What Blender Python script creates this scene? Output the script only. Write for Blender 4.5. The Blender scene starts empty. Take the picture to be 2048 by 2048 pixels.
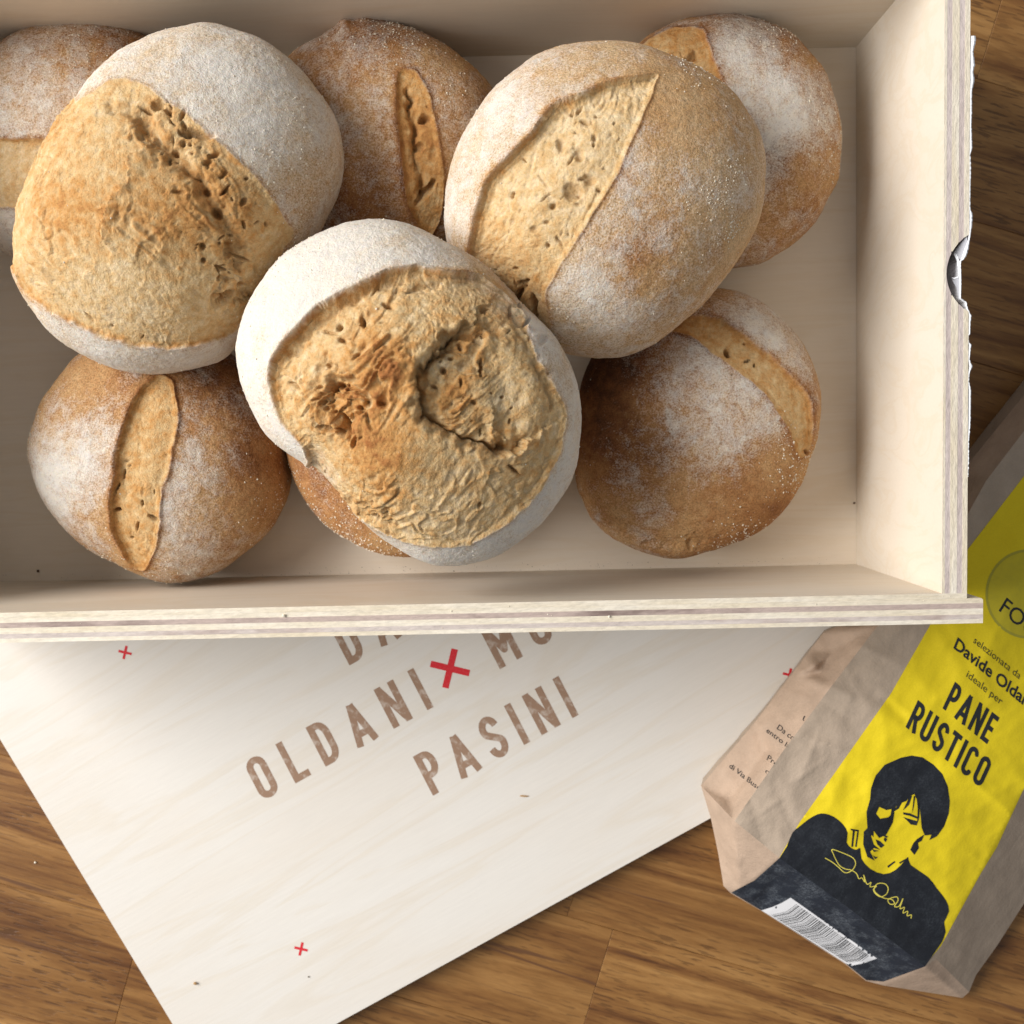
import bpy, math, random
import numpy as np
from mathutils import Vector, Matrix
from mathutils.geometry import delaunay_2d_cdt

random.seed(7); rng = np.random.default_rng(7)
S = 0.01                                   # everything below is measured in centimetres
scn = bpy.context.scene
R = math.radians

# ------------------------------------------------------------------ camera
F = 2048.0                                 # focal length in photo pixels (photo is 2048 square)
CAMZ = 45.7
_d = Vector((14 / F, 127 / F, -1)).normalized()
CAMROT = _d.rotation_difference(Vector((0, 0, -1))).to_matrix()
cam = bpy.data.cameras.new("camera"); camo = bpy.data.objects.new("camera", cam)
scn.collection.objects.link(camo); scn.camera = camo
cam.sensor_width = 36; cam.lens = 36; cam.clip_start = 0.01; cam.clip_end = 20
camo.matrix_world = Matrix.Translation((0, 0, CAMZ * S)) @ CAMROT.to_4x4()
cam.dof.use_dof = True; cam.dof.focus_distance = 0.355; cam.dof.aperture_fstop = 18

# ------------------------------------------------------------------ light
scn.view_settings.view_transform = 'Standard'; scn.view_settings.look = 'None'
scn.view_settings.exposure = 0.0; scn.view_settings.gamma = 1
w = bpy.data.worlds.new("World"); scn.world = w; w.use_nodes = True
bg = w.node_tree.nodes["Background"]
bg.inputs[0].default_value = (0.93, 0.96, 1.0, 1); bg.inputs[1].default_value = 0.33

def area(name, loc, target, sx, sy, power, col):
    l = bpy.data.lights.new(name, 'AREA'); l.shape = 'RECTANGLE'; l.size = sx; l.size_y = sy
    l.energy = power; l.color = col
    o = bpy.data.objects.new(name, l); scn.collection.objects.link(o)
    o.location = loc
    o.rotation_euler = (Vector(target) - Vector(loc)).to_track_quat('-Z', 'Y').to_euler()
    return o
area("window_light", (-1.68, 0.42, 1.30), (0, -0.02, 0.05), 1.6, 1.2, 82, (1.0, 0.98, 0.95))

scn.render.engine = 'CYCLES'
scn.cycles.max_bounces = 6; scn.cycles.diffuse_bounces = 4; scn.cycles.use_denoising = True

# ------------------------------------------------------------------ photo pixels <-> centimetres
_Rn = np.array(CAMROT)
def unp(px, py, z):
    px = np.asarray(px, float); py = np.asarray(py, float); z = np.asarray(z, float)
    d = np.stack(np.broadcast_arrays((px - 1024) / F, -(py - 1024) / F, -np.ones_like(px)), -1) @ _Rn.T
    t = (z - CAMZ) / d[..., 2]
    return np.stack([d[..., 0] * t, d[..., 1] * t, CAMZ + d[..., 2] * t], -1)
def proj(P):
    q = (P - np.array([0, 0, CAMZ])) @ _Rn
    return 1024 + F * q[..., 0] / -q[..., 2], 1024 - F * q[..., 1] / -q[..., 2]
def cr(ox, oy, sc, pts):                   # crop coordinates -> photo pixels
    return [(ox + x / sc, oy + y / sc) for x, y in pts]

# ------------------------------------------------------------------ numpy noise
_perm = np.random.default_rng(11).permutation(256); _perm = np.concatenate([_perm, _perm, _perm])
_g = np.random.default_rng(12).normal(size=(256, 3)); _g /= np.linalg.norm(_g, axis=1)[:, None]
def perlin(p):
    i = np.floor(p).astype(int); f = p - i; i &= 255
    u = f * f * f * (f * (f * 6 - 15) + 10)
    def c(dx, dy, dz):
        h = _perm[_perm[_perm[i[:, 0] + dx] + ((i[:, 1] + dy) & 255)] + ((i[:, 2] + dz) & 255)]
        g = _g[h]
        return g[:, 0] * (f[:, 0] - dx) + g[:, 1] * (f[:, 1] - dy) + g[:, 2] * (f[:, 2] - dz)
    L = lambda a, b, t: a + (b - a) * t
    x0 = L(c(0, 0, 0), c(1, 0, 0), u[:, 0]); x1 = L(c(0, 1, 0), c(1, 1, 0), u[:, 0])
    x2 = L(c(0, 0, 1), c(1, 0, 1), u[:, 0]); x3 = L(c(0, 1, 1), c(1, 1, 1), u[:, 0])
    return L(L(x0, x1, u[:, 1]), L(x2, x3, u[:, 1]), u[:, 2]) * 1.6
def fbm(p, o=3):
    s = 0; a = 1; t = 0
    for k in range(o):
        s = s + a * perlin(p * 2 ** k + 17.3 * k); t += a; a *= .5
    return s / t
def ridged(p, o=3):
    s = 0; a = 1; t = 0
    for k in range(o):
        s = s + a * (1 - 2 * np.abs(perlin(p * 2.03 ** k + 9.1 * k))); t += a; a *= .55
    return s / t
def pits(p, prob=.5, rmin=.12, rmax=.42):
    """hollow bubbles: 1 in the middle of a bubble, 0 outside"""
    i = np.floor(p).astype(int); out = np.zeros(len(p))
    for dx in (-1, 0, 1):
        for dy in (-1, 0, 1):
            for dz in (-1, 0, 1):
                c = i + np.array([dx, dy, dz]); ci = c & 255
                h = _perm[_perm[_perm[ci[:, 0]] + ci[:, 1]] + ci[:, 2]]
                r1 = _perm[h + 1] / 255.; r2 = _perm[h + 7] / 255.; r3 = _perm[h + 19] / 255.; r4 = _perm[h + 31] / 255.
                q = c + np.stack([r1, r2, r3], 1)
                rad = np.where(r4 < prob, rmin + (rmax - rmin) * (r4 / prob) ** 2, 1e-3)
                d = np.linalg.norm(p - q, axis=1) / rad
                out = np.maximum(out, np.clip(1 - d, 0, 1) ** .6)
    return out
def sst(a, b, x):
    t = np.clip((x - a) / (b - a), 0, 1); return t * t * (3 - 2 * t)

def seg_dist(x, y, pts, closed=False):
    """distance to polyline and the signed side"""
    best = np.full(x.shape, 1e9); side = np.zeros(x.shape); n = len(pts)
    for k in range(n if closed else n - 1):
        ax, ay = pts[k]; bx, by = pts[(k + 1) % n]
        dx, dy = bx - ax, by - ay
        t = np.clip(((x - ax) * dx + (y - ay) * dy) / (dx * dx + dy * dy + 1e-9), 0, 1)
        ex, ey = x - ax - t * dx, y - ay - t * dy
        d = np.hypot(ex, ey); m = d < best
        best = np.where(m, d, best); side = np.where(m, np.sign(dx * ey - dy * ex), side)
    return best, side
def inside(x, y, pts):
    r = np.zeros(x.shape, bool); n = len(pts); j = n - 1
    for i in range(n):
        xi, yi = pts[i]; xj, yj = pts[j]
        c = ((yi > y) != (yj > y)) & (x < (xj - xi) * (y - yi) / (yj - yi + 1e-12) + xi)
        r ^= c; j = i
    return r
def sdist(x, y, pts):
    d, _ = seg_dist(x, y, pts, True)
    return np.where(inside(x, y, pts), d, -d)
def soft_sdist(x, y, pts, ld, k=7.0):
    """signed distance without creases along the medial axis, and how far the nearest edge faces direction ld"""
    n = len(pts); a = sum(pts[i - 1][0] * pts[i][1] - pts[i][0] * pts[i - 1][1] for i in range(n))
    if a < 0: pts = pts[::-1]
    acc = np.zeros(x.shape); wn = np.zeros(x.shape); wd = np.zeros(x.shape) + 1e-30; dm = np.full(x.shape, 1e9); ls = 0
    for i in range(n):
        ax, ay = pts[i]; bx, by = pts[(i + 1) % n]; dx, dy = bx - ax, by - ay; L = math.hypot(dx, dy) + 1e-9
        t = np.clip(((x - ax) * dx + (y - ay) * dy) / (L * L), 0, 1)
        d = np.hypot(x - ax - t * dx, y - ay - t * dy); dm = np.minimum(dm, d)
        f = max(0., (dy * ld[0] - dx * ld[1]) / L) if (ld[0] or ld[1]) else .5
        w_ = np.exp(-np.minimum(d, 900) / 16) * L; wn += w_ * f; wd += w_
        acc += np.exp(-np.minimum(d, 600) / k) * min(1., L / 14)
    ins = inside(x, y, pts)
    sm = np.clip(-k * np.log(acc + 1e-38), 0, None)
    return np.where(ins, np.minimum(dm, sm + 3), -dm), wn / wd
def smooth_poly(pts, n=3):
    """Catmull-Rom refinement of a closed outline"""
    P = np.array(pts, float); N = len(P); out = []
    for i in range(N):
        p0, p1, p2, p3 = P[i - 1], P[i], P[(i + 1) % N], P[(i + 2) % N]
        for k in range(n):
            t = k / n
            out.append(tuple(.5 * (2 * p1 + (p2 - p0) * t + (2 * p0 - 5 * p1 + 4 * p2 - p3) * t * t + (3 * p1 - p0 - 3 * p2 + p3) * t ** 3)))
    return out

# ------------------------------------------------------------------ objects
col = scn.collection
MATS = {}
def thing(name, label, cat, loc=(0, 0, 0), rz=0, group=None, kind=None):
    o = bpy.data.objects.new(name, None); col.objects.link(o)
    o.location = Vector(loc) * S; o.rotation_euler = (0, 0, rz); o.empty_display_size = .02
    if label: o['label'] = label
    if cat: o['category'] = cat
    if group: o['group'] = group
    if kind: o['kind'] = kind
    return o
def mesh_obj(name, V, Fc, mat, parent=None, smooth=False, world=True, attrs=None, loc=None, label=None, kind=None):
    """V in cm; world=True means V is in scene coordinates and is taken into the parent's frame.
    The object's own origin is put at the middle of its base."""
    V = np.asarray(V, float)
    if parent is not None and world:
        M = np.array(Matrix.LocRotScale(parent.location / S, parent.rotation_euler, None).inverted())
        V = V @ M[:3, :3].T + M[:3, 3]
    if loc is None:
        loc = np.array([(V[:, 0].min() + V[:, 0].max()) / 2, (V[:, 1].min() + V[:, 1].max()) / 2, V[:, 2].min()])
    V = V - loc
    me = bpy.data.meshes.new(name)
    me.from_pydata((V * S).tolist(), [], [list(map(int, f)) for f in Fc] if not isinstance(Fc, np.ndarray) else Fc.tolist())
    me.materials.append(mat)
    if smooth: me.polygons.foreach_set('use_smooth', np.ones(len(me.polygons), bool))
    if attrs:
        for k, a in attrs.items():
            at = me.attributes.new(k, 'FLOAT', 'POINT'); at.data.foreach_set('value', np.asarray(a, np.float32))
    me.update()
    o = bpy.data.objects.new(name, me); col.objects.link(o)
    o.location = Vector(loc) * S
    if parent is not None: o.parent = parent
    if label: o['label'] = label
    if kind: o['kind'] = kind
    return o
def prism(poly, z0, z1):
    """closed prism over a CCW polygon"""
    a = sum(poly[i - 1][0] * poly[i][1] - poly[i][0] * poly[i - 1][1] for i in range(len(poly)))
    if a < 0: poly = poly[::-1]
    n = len(poly)
    V = [(x, y, z0) for x, y in poly] + [(x, y, z1) for x, y in poly]
    Fc = [tuple(range(n))[::-1], tuple(range(n, 2 * n))] + [(i, (i + 1) % n, n + (i + 1) % n, n + i) for i in range(n)]
    return V, Fc
def flat(polys, grid=0, lines=()):
    """triangulated union of overlapping polygons; with grid, inner points on a common lattice (and on the given
    crease lines) are added so that the sheet can follow a curved, creased surface"""
    vs = []; fs = []; es = []
    for p in polys:
        a = sum(p[i - 1][0] * p[i][1] - p[i][0] * p[i - 1][1] for i in range(len(p)))
        if a < 0: p = p[::-1]
        if grid: p = subdiv(p, grid, True)
        fs.append(list(range(len(vs), len(vs) + len(p)))); vs += p
    if grid:
        A = np.array(vs); g0 = np.floor(A.min(0) / grid) * grid
        gx, gy = np.meshgrid(np.arange(g0[0], A[:, 0].max(), grid), np.arange(g0[1], A[:, 1].max(), grid))
        gx = gx.ravel() + .31; gy = gy.ravel() + .17
        k = np.zeros(gx.shape, bool)
        for p in polys: k |= inside(gx, gy, p)
        for l in lines: k &= seg_dist(gx, gy, l)[0] > grid * .3
        vs += list(zip(gx[k].tolist(), gy[k].tolist()))
        for l in lines:
            q = subdiv(l, grid, False); m = len(vs); vs += q; es += [(m + i, m + i + 1) for i in range(len(q) - 1)]
    r = delaunay_2d_cdt([Vector(v) for v in vs], es, fs, 0, 1e-4)
    A = np.array([(v.x, v.y) for v in r[0]]); Ff = [list(f) for f in r[2]]
    cx_ = np.array([A[f].mean(0) for f in Ff]); k = np.zeros(len(Ff), bool)
    for p in polys: k |= inside(cx_[:, 0], cx_[:, 1], p)
    F_ = [f for f, o in zip(Ff, k) if o]
    used = sorted({i for f in F_ for i in f}); mp = {v: i for i, v in enumerate(used)}
    return np.array([(r[0][v].x, r[0][v].y) for v in used]), [[mp[i] for i in f] for f in F_]
def subdiv(p, grid, closed):
    q = []
    for i in range(len(p) if closed else len(p) - 1):
        a_, b_ = p[i], p[(i + 1) % len(p)]
        m = max(1, int(math.hypot(b_[0] - a_[0], b_[1] - a_[1]) / grid))
        q += [(a_[0] + (b_[0] - a_[0]) * k / m, a_[1] + (b_[1] - a_[1]) * k / m) for k in range(m)]
    if not closed: q.append(tuple(p[-1]))
    return q

# ------------------------------------------------------------------ materials
def mat(name, build):
    m = bpy.data.materials.new(name); m.use_nodes = True; nt = m.node_tree
    b = nt.nodes['Principled BSDF']; build(N(nt), b); MATS[name] = m; return m
class N:
    def __init__(s, nt): s.t = nt
    def n(s, typ, **kw):
        o = s.t.nodes.new(typ)
        for k, v in kw.items(): setattr(o, k, v)
        return o
    def link(s, a, b): s.t.links.new(a, b)
    def val(s, sock, v):
        if hasattr(v, 'is_output'): s.link(v, sock)
        else: sock.default_value = v
    def coord(s, scale=(1, 1, 1), rnd=0, rot=0, kind='Object'):
        tc = s.n('ShaderNodeTexCoord').outputs[kind]
        mp = s.n('ShaderNodeMapping'); s.link(tc, mp.inputs[0])
        mp.inputs['Scale'].default_value = tuple(100 * k for k in scale)
        mp.inputs['Rotation'].default_value = (0, 0, rot)
        if rnd:
            oi = s.n('ShaderNodeObjectInfo'); vm = s.n('ShaderNodeVectorMath', operation='SCALE')
            cb = s.n('ShaderNodeCombineXYZ')
            for k in range(3):
                s.link(s.math('MULTIPLY', oi.outputs['Random'], rnd * (1 + .7 * k)), cb.inputs[k])
            ad = s.n('ShaderNodeVectorMath', operation='ADD'); s.link(mp.outputs[0], ad.inputs[0]); s.link(cb.outputs[0], ad.inputs[1])
            return ad.outputs[0]
        return mp.outputs[0]
    def noise(s, vec, scale=1, detail=3, rough=.5, dist=0):
        o = s.n('ShaderNodeTexNoise'); s.link(vec, o.inputs['Vector'])
        o.inputs['Scale'].default_value = scale; o.inputs['Detail'].default_value = detail
        o.inputs['Roughness'].default_value = rough; o.inputs['Distortion'].default_value = dist
        return o.outputs[0]
    def ramp(s, f, stops, interp='LINEAR'):
        o = s.n('ShaderNodeValToRGB'); s.val(o.inputs[0], f); cr_ = o.color_ramp; cr_.interpolation = interp
        while len(cr_.elements) < len(stops): cr_.elements.new(.5)
        for e, (p, c) in zip(cr_.elements, stops):
            e.position = p; e.color = (c, c, c, 1) if isinstance(c, (int, float)) else (*c, 1)
        return o.outputs[0]
    def mix(s, f, a, b, blend='MIX'):
        o = s.n('ShaderNodeMix', data_type='RGBA', blend_type=blend)
        s.val(o.inputs[0], f)
        for k, v in ((6, a), (7, b)):
            if hasattr(v, 'is_output'): s.link(v, o.inputs[k])
            else: o.inputs[k].default_value = (*v, 1)
        return o.outputs[2]
    def math(s, op, a, b=0, c=0, clamp=False):
        o = s.n('ShaderNodeMath', operation=op, use_clamp=clamp); s.val(o.inputs[0], a); s.val(o.inputs[1], b); s.val(o.inputs[2], c)
        return o.outputs[0]
    def attr(s, name):
        return s.n('ShaderNodeAttribute', attribute_name=name).outputs['Fac']
    def bump(s, h, dist, strength=1, prev=None):
        o = s.n('ShaderNodeBump'); s.link(h, o.inputs['Height']); o.inputs['Distance'].default_value = dist
        o.inputs['Strength'].default_value = strength
        if prev is not None: s.link(prev, o.inputs['Normal'])
        return o.outputs[0]

def m_bread(g, b):
    c = g.coord()
    cru = g.attr('crumb'); flo = g.attr('flour'); toa = g.attr('toast'); pit = g.attr('pit')
    n_lo = g.noise(c, .55, 4, .6); n_pa = g.noise(c, 1.7, 5, .65, .8); n_mid = g.noise(c, 3.0, 4, .6); n_fi = g.noise(c, 15, 3, .65); n_vf = g.noise(c, 38, 2, .6)
    # crust colour by how dark it was baked
    t = g.math('ADD', toa, g.math('MULTIPLY', g.math('SUBTRACT', n_lo, .5), .9))
    t = g.math('ADD', t, g.math('MULTIPLY', g.math('SUBTRACT', n_mid, .5), .5))
    crust = g.ramp(t, [(0, (.64, .45, .26)), (.3, (.54, .315, .14)), (.55, (.41, .195, .072)), (.8, (.235, .092, .032)), (1, (.11, .042, .017))])
    spk = g.ramp(n_fi, [(.36, .42), (.5, 1), (.7, 1.35)])
    crust = g.mix(.55, crust, g.mix(1, crust, spk, 'MULTIPLY'))
    # flour dusted on it, finely broken up
    fl = g.math('ADD', flo, g.math('MULTIPLY', g.math('SUBTRACT', n_lo, .5), 1.3))
    fl = g.math('ADD', fl, g.math('MULTIPLY', g.math('SUBTRACT', n_pa, .5), 1.3))
    fl = g.math('ADD', fl, g.math('MULTIPLY', g.math('SUBTRACT', n_fi, .5), 1.35))
    fl = g.math('ADD', fl, g.math('MULTIPLY', g.math('SUBTRACT', n_vf, .5), .9))
    fl = g.ramp(fl, [(.2, 0), (.95, .95)])
    fcol = g.mix(g.ramp(n_mid, [(.35, 0), (.7, 1)]), (.78, .715, .62), (.70, .66, .61))
    ext = g.mix(fl, crust, fcol)
    # torn open crumb
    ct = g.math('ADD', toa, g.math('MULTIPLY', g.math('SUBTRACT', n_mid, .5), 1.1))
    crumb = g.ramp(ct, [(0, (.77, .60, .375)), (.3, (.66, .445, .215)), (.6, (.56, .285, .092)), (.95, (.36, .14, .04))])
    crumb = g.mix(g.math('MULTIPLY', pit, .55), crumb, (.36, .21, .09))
    cs = g.ramp(n_fi, [(.3, .72), (.5, 1), (.72, 1.15)])
    crumb = g.mix(.6, crumb, g.mix(1, crumb, cs, 'MULTIPLY'))
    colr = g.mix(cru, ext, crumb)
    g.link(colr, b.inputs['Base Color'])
    b.inputs['Roughness'].default_value = .82; b.inputs['Specular IOR Level'].default_value = .25
    b.inputs['Subsurface Weight'].default_value = .12
    b.inputs['Subsurface Radius'].default_value = (.004, .002, .001)
    b.inputs['Subsurface Scale'].default_value = .6
    h = g.math('ADD', g.math('MULTIPLY', n_fi, .6), g.math('MULTIPLY', n_vf, .35))
    nb = g.bump(h, .0009, .9)
    nb = g.bump(n_mid, .0014, .35, nb)
    g.link(nb, b.inputs['Normal'])

def m_ply_face(rot=0, scale=1.0, dim=None):
    def f(g, b):
        c = g.coord((.10 * scale, .9 * scale, .5), rnd=13, rot=rot); c2 = g.coord((.7, 9, 6), rnd=5, rot=rot)
        c3 = g.coord((.22, .42, .4), rnd=9, rot=rot)
        a = g.noise(c, .55, 5, .55, 1.2); s_ = g.noise(c2, 1.0, 3, .6); p = g.noise(c3, .6, 2, .5)
        base = g.ramp(a, [(.2, (.715, .65, .56)), (.44, (.72, .67, .595)), (.5, (.70, .635, .54)), (.54, (.72, .67, .595)), (.8, (.73, .685, .615))])
        base = g.mix(g.ramp(p, [(.4, 0), (.7, .35)]), base, (.70, .62, .52))
        if dim: base = g.mix(1, base, dim, 'MULTIPLY')
        base = g.mix(.22, base, g.mix(1, base, g.ramp(s_, [(.3, .9), (.65, 1.04)]), 'MULTIPLY'))
        g.link(base, b.inputs['Base Color'])
        b.inputs['Roughness'].default_value = .55; b.inputs['Specular IOR Level'].default_value = .35
        g.link(g.bump(s_, .0002, .25), b.inputs['Normal'])
    return f
def m_ply_edge(lo, hi, dark=None, yy=False):
    def f(g, b):
        c = g.coord((2.5, .25, .6) if yy else (.25, 2.5, .6), rnd=13); c2 = g.coord((9, 2.4, 5) if yy else (2.4, 9, 5), rnd=5)
        a = g.noise(c, 1, 4, .6); s_ = g.noise(c2, 1.2, 4, .65)
        base = g.ramp(a, [(.3, lo), (.7, hi)])
        if dark: base = g.mix(g.ramp(g.noise(g.coord((.16, .5, .5), rnd=7), 1, 4, .7), [(.5, 0), (.68, .9)]), base, dark)
        base = g.mix(.7, base, g.mix(1, base, g.ramp(s_, [(.25, .72), (.6, 1.06)]), 'MULTIPLY'))
        g.link(base, b.inputs['Base Color']); b.inputs['Roughness'].default_value = .75
        g.link(g.bump(s_, .0006, .5), b.inputs['Normal'])
    return f
def m_stave(g, b):
    c = g.coord((.045, .55, .3), rnd=37); c2 = g.coord((.28, 3.2, 1), rnd=23); c3 = g.coord((1.05, 9.5, 2), rnd=31); c4 = g.coord((2.5, 22, 5), rnd=11)
    a = g.noise(c, 1, 5, .55, 2.2); s_ = g.noise(c2, 1, 4, .6, .6); fk = g.noise(c3, 1, 1.5, .4); ff = g.noise(c4, 1, 2, .5)
    oi = g.n('ShaderNodeObjectInfo').outputs['Random']
    tone = g.math('ADD', g.math('MULTIPLY', a, .75), g.math('MULTIPLY', s_, .30))
    base = g.ramp(tone, [(.30, (.085, .032, .010)), (.40, (.185, .078, .022)), (.52, (.295, .142, .041)), (.66, (.41, .215, .070))])
    base = g.mix(g.math('MULTIPLY', oi, .85), base, g.mix(1, base, (.62, .56, .50), 'MULTIPLY'))
    fl = g.math('MULTIPLY', g.ramp(fk, [(.575, 0), (.63, 1)]), g.ramp(g.noise(g.coord((.12, .35, .3), rnd=3), 1, 2), [(.35, .25), (.6, 1)]))
    base = g.mix(g.math('MULTIPLY', fl, .58), base, (.06, .024, .008))
    base = g.mix(.35, base, g.mix(1, base, g.ramp(ff, [(.3, .75), (.7, 1.12)]), 'MULTIPLY'))
    streak = g.ramp(g.noise(g.coord((.035, .75, .3), rnd=51), 1, 3, .6, 3), [(.64, 0), (.71, .85)])
    base = g.mix(streak, base, (.105, .045, .02))
    g.link(base, b.inputs['Base Color'])
    b.inputs['Roughness'].default_value = .46; b.inputs['Specular IOR Level'].default_value = .35
    g.link(g.bump(g.math('ADD', g.math('MULTIPLY', fl, -1), g.math('MULTIPLY', ff, .3)), .0003, .5), b.inputs['Normal'])
def m_paper(base_col, var=.12, scuff=None, rough=.75, flatp=False):
    def f(g, b):
        c = g.coord(); n1 = g.noise(c, .8, 4, .6); n2 = g.noise(c, 9, 3, .6); n3 = g.noise(g.coord((4, 9, 6), rot=.9), 4, 2, .5)
        base = g.mix(g.ramp(n1, [(.3, 0), (.7, 1)]), tuple(k * (1 - var) for k in base_col), tuple(min(1, k * (1 + var)) for k in base_col))
        base = g.mix(.4, base, g.mix(1, base, g.ramp(n3, [(.3, .86), (.7, 1.1)]), 'MULTIPLY'))
        if scuff:
            sc_ = g.math('MULTIPLY', g.ramp(g.noise(c, 1.1, 4, .7), [(.45, 0), (.72, 1)]), g.ramp(g.noise(c, 12, 3, .7), [(.42, .1), (.72, 1)]))
            base = g.mix(g.math('MULTIPLY', sc_, scuff[3]), base, scuff[:3])
        g.link(base, b.inputs['Base Color']); b.inputs['Roughness'].default_value = rough; b.inputs['Specular IOR Level'].default_value = .3
        nb = g.bump(n2, .0004, .2 if flatp else .35); g.link(g.bump(n1, .003, .08 if flatp else .25, nb), b.inputs['Normal'])
    return f
def m_plain(c, rough=.8, n=0.0, sc=10, c2=None, thr=(.45, .6)):
    def f(g, b):
        if n:
            k = g.ramp(g.noise(g.coord(), sc, 4, .65), [(thr[0], 0), (thr[1], n)])
            g.link(g.mix(k, c, c2 or tuple(x * .6 for x in c)), b.inputs['Base Color'])
        else: b.inputs['Base Color'].default_value = (*c, 1)
        b.inputs['Roughness'].default_value = rough; b.inputs['Specular IOR Level'].default_value = .3
    return f
M_BREAD = mat('baked_bread', m_bread)
M_FACE = mat('birch_face', m_ply_face(dim=(1.06, 1.02, .965))); M_FLR = mat('birch_floor', m_ply_face(dim=(1.08, 1.02, .95))); M_LID = mat('birch_lid', m_ply_face(scale=.8, dim=(1.0, 1.01, 1.04)))
M_EL = mat('ply_edge_light', m_ply_edge((.70, .60, .44), (.80, .73, .62)))
M_EM = mat('ply_edge_mauve', m_ply_edge((.52, .44, .40), (.68, .60, .55), (.36, .25, .21)))
M_ED = mat('ply_edge_dark', m_ply_edge((.44, .34, .30), (.52, .41, .36), (.10, .055, .045)))
M_ELY = mat('ply_edge_light_side', m_ply_edge((.70, .60, .44), (.80, .73, .62), yy=True))
M_EMY = mat('ply_edge_mauve_side', m_ply_edge((.50, .41, .38), (.66, .57, .53), yy=True))
M_STAVE = mat('oiled_beech', m_stave)
M_SUB = mat('table_core', m_plain((.10, .05, .02)))
M_KRAFT = mat('kraft_paper', m_paper((.40, .315, .24), .10)); M_GUS = mat('kraft_paper_gusset', m_paper((.465, .34, .25), .12))
M_YEL = mat('yellow_print', m_paper((.74, .57, .012), .02, flatp=True)); M_BLK = mat('black_print', m_paper((.010, .012, .017), .1, (.20, .23, .26, .18), .85))
M_BLW = mat('worn_black_print', m_paper((.016, .021, .032), .15, (.34, .38, .42, .6), .8)); M_INK = mat('black_ink', m_plain((.02, .022, .025), .7)); M_OLV = mat('olive_print', m_plain((.56, .46, .025), .7, .5, 3, (.50, .42, .03)))
M_OLR = mat('olive_ring_print', m_plain((.40, .35, .04), .7)); M_GRY = mat('grey_ink', m_plain((.07, .062, .02), .7))
M_WLB = mat('white_label', m_plain((.80, .80, .82), .6)); M_SIG = mat('yellow_ink', m_plain((.72, .62, .10), .6))
M_BURN = mat('burnt_engraving', m_plain((.31, .195, .13), .85, .8, 2.2, (.56, .47, .40), (.50, .66)))
M_RED = mat('red_ink', m_plain((.62, .02, .03), .6, .25, 12, (.75, .2, .2), (.5, .7)))
M_TORN = mat('white_torn_paper', m_plain((.86, .87, .90), .9)); M_GREYP = mat('grey_paper_back', m_plain((.42, .42, .45), .8))
M_FLOUR = mat('flour_grain', m_plain((.80, .74, .62), .9, .4, 8, (.66, .52, .33)))
M_CRUMB = mat('bread_crumb', m_plain((.42, .25, .11), .9)); M_DARKC = mat('dark_crumb', m_plain((.10, .055, .03), .9))

# ------------------------------------------------------------------ table (setting)
TA = R(-16.2)
tu = np.array([math.cos(TA), math.sin(TA)]); tv = np.array([-math.sin(TA), math.cos(TA)])
table = thing('table_top', None, None, (0, 0, 0), TA, kind='structure')
PW = 5.84
seam = unp(1250, 1866, 0)[:2] @ tv
V, Fc = prism([(-75, -60), (75, -60), (75, 60), (-75, 60)], -3.2, -2.0)
mesh_obj('table_core', V, Fc, M_SUB, table, world=False)
def stave(u0, u1, v0, v1, dz=0):
    g_ = .004; ch = .022; z1 = dz
    u0 += g_; u1 -= g_; v0 += g_; v1 -= g_
    V = [(u0, v0, -2), (u1, v0, -2), (u1, v1, -2), (u0, v1, -2), (u0, v0, z1 - ch), (u1, v0, z1 - ch), (u1, v1, z1 - ch), (u0, v1, z1 - ch),
         (u0 + ch, v0 + ch, z1), (u1 - ch, v0 + ch, z1), (u1 - ch, v1 - ch, z1), (u0 + ch, v1 - ch, z1)]
    Fq = [(3, 2, 1, 0), (8, 9, 10, 11)] + [(i, (i + 1) % 4, 4 + (i + 1) % 4, 4 + i) for i in range(4)] + [(4 + i, 4 + (i + 1) % 4, 8 + (i + 1) % 4, 8 + i) for i in range(4)]
    mesh_obj('stave', V, Fq, M_STAVE, table, world=False)
fixed = {}                                     # known end joints: row -> u
for (px, py) in ((247, 1985), (1141, 1812), (1985, 60)):
    q = unp(px, py, 0)[:2]; fixed[math.floor((q @ tv - seam) / PW)] = q @ tu
for r in range(-16, 16):
    v0 = seam + r * PW
    if not -60.5 < v0 < 55: continue
    us = []
    st = fixed.get(r, random.uniform(-20, 20)); u = st
    while u > -72: us.append(u); u -= random.uniform(30, 48)
    us.append(-74); u = st + random.uniform(34, 50)
    while u < 72: us.append(u); u += random.uniform(30, 48)
    us.append(74); us.sort()
    for a_, b_ in zip(us, us[1:]):
        if b_ - a_ > 2: stave(a_, b_, v0, v0 + PW, -random.uniform(0, .008))

# ------------------------------------------------------------------ plywood box
ZL = 0.9                                       # lid thickness; the box stands on the lid
ZF = ZL + .5                                   # box floor, upper side
ZR = ZF + 9.0                                  # rim
FR = unp(1713, 1128.5, ZF)[:2]; BR = unp(1712, 94, ZF)[:2]
FL = unp(0, 1153, ZF)[:2]
yaw = math.atan2(FR[1] - FL[1], FR[0] - FL[0])
print('yaws', math.degrees(yaw), math.degrees(math.atan2(-(BR - FR)[0], (BR - FR)[1])), proj(np.array([[*FR, ZR]])))
yaw = .35 * yaw + .65 * math.atan2(-(BR - FR)[0], (BR - FR)[1]) + R(.12)
DEP = float(np.linalg.norm(BR - FR)); WID = 37.8
ex = np.array([math.cos(yaw), math.sin(yaw)]); ey = np.array([-math.sin(yaw), math.cos(yaw)])
org = FR - ex * WID                            # inner front-left floor corner
box = thing('wooden_box', 'open pale plywood tray full of bread rolls standing partly on its lid', 'box', (org[0], org[1], ZL), yaw)
def b2w(x, y): return org + ex * x + ey * y
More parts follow.
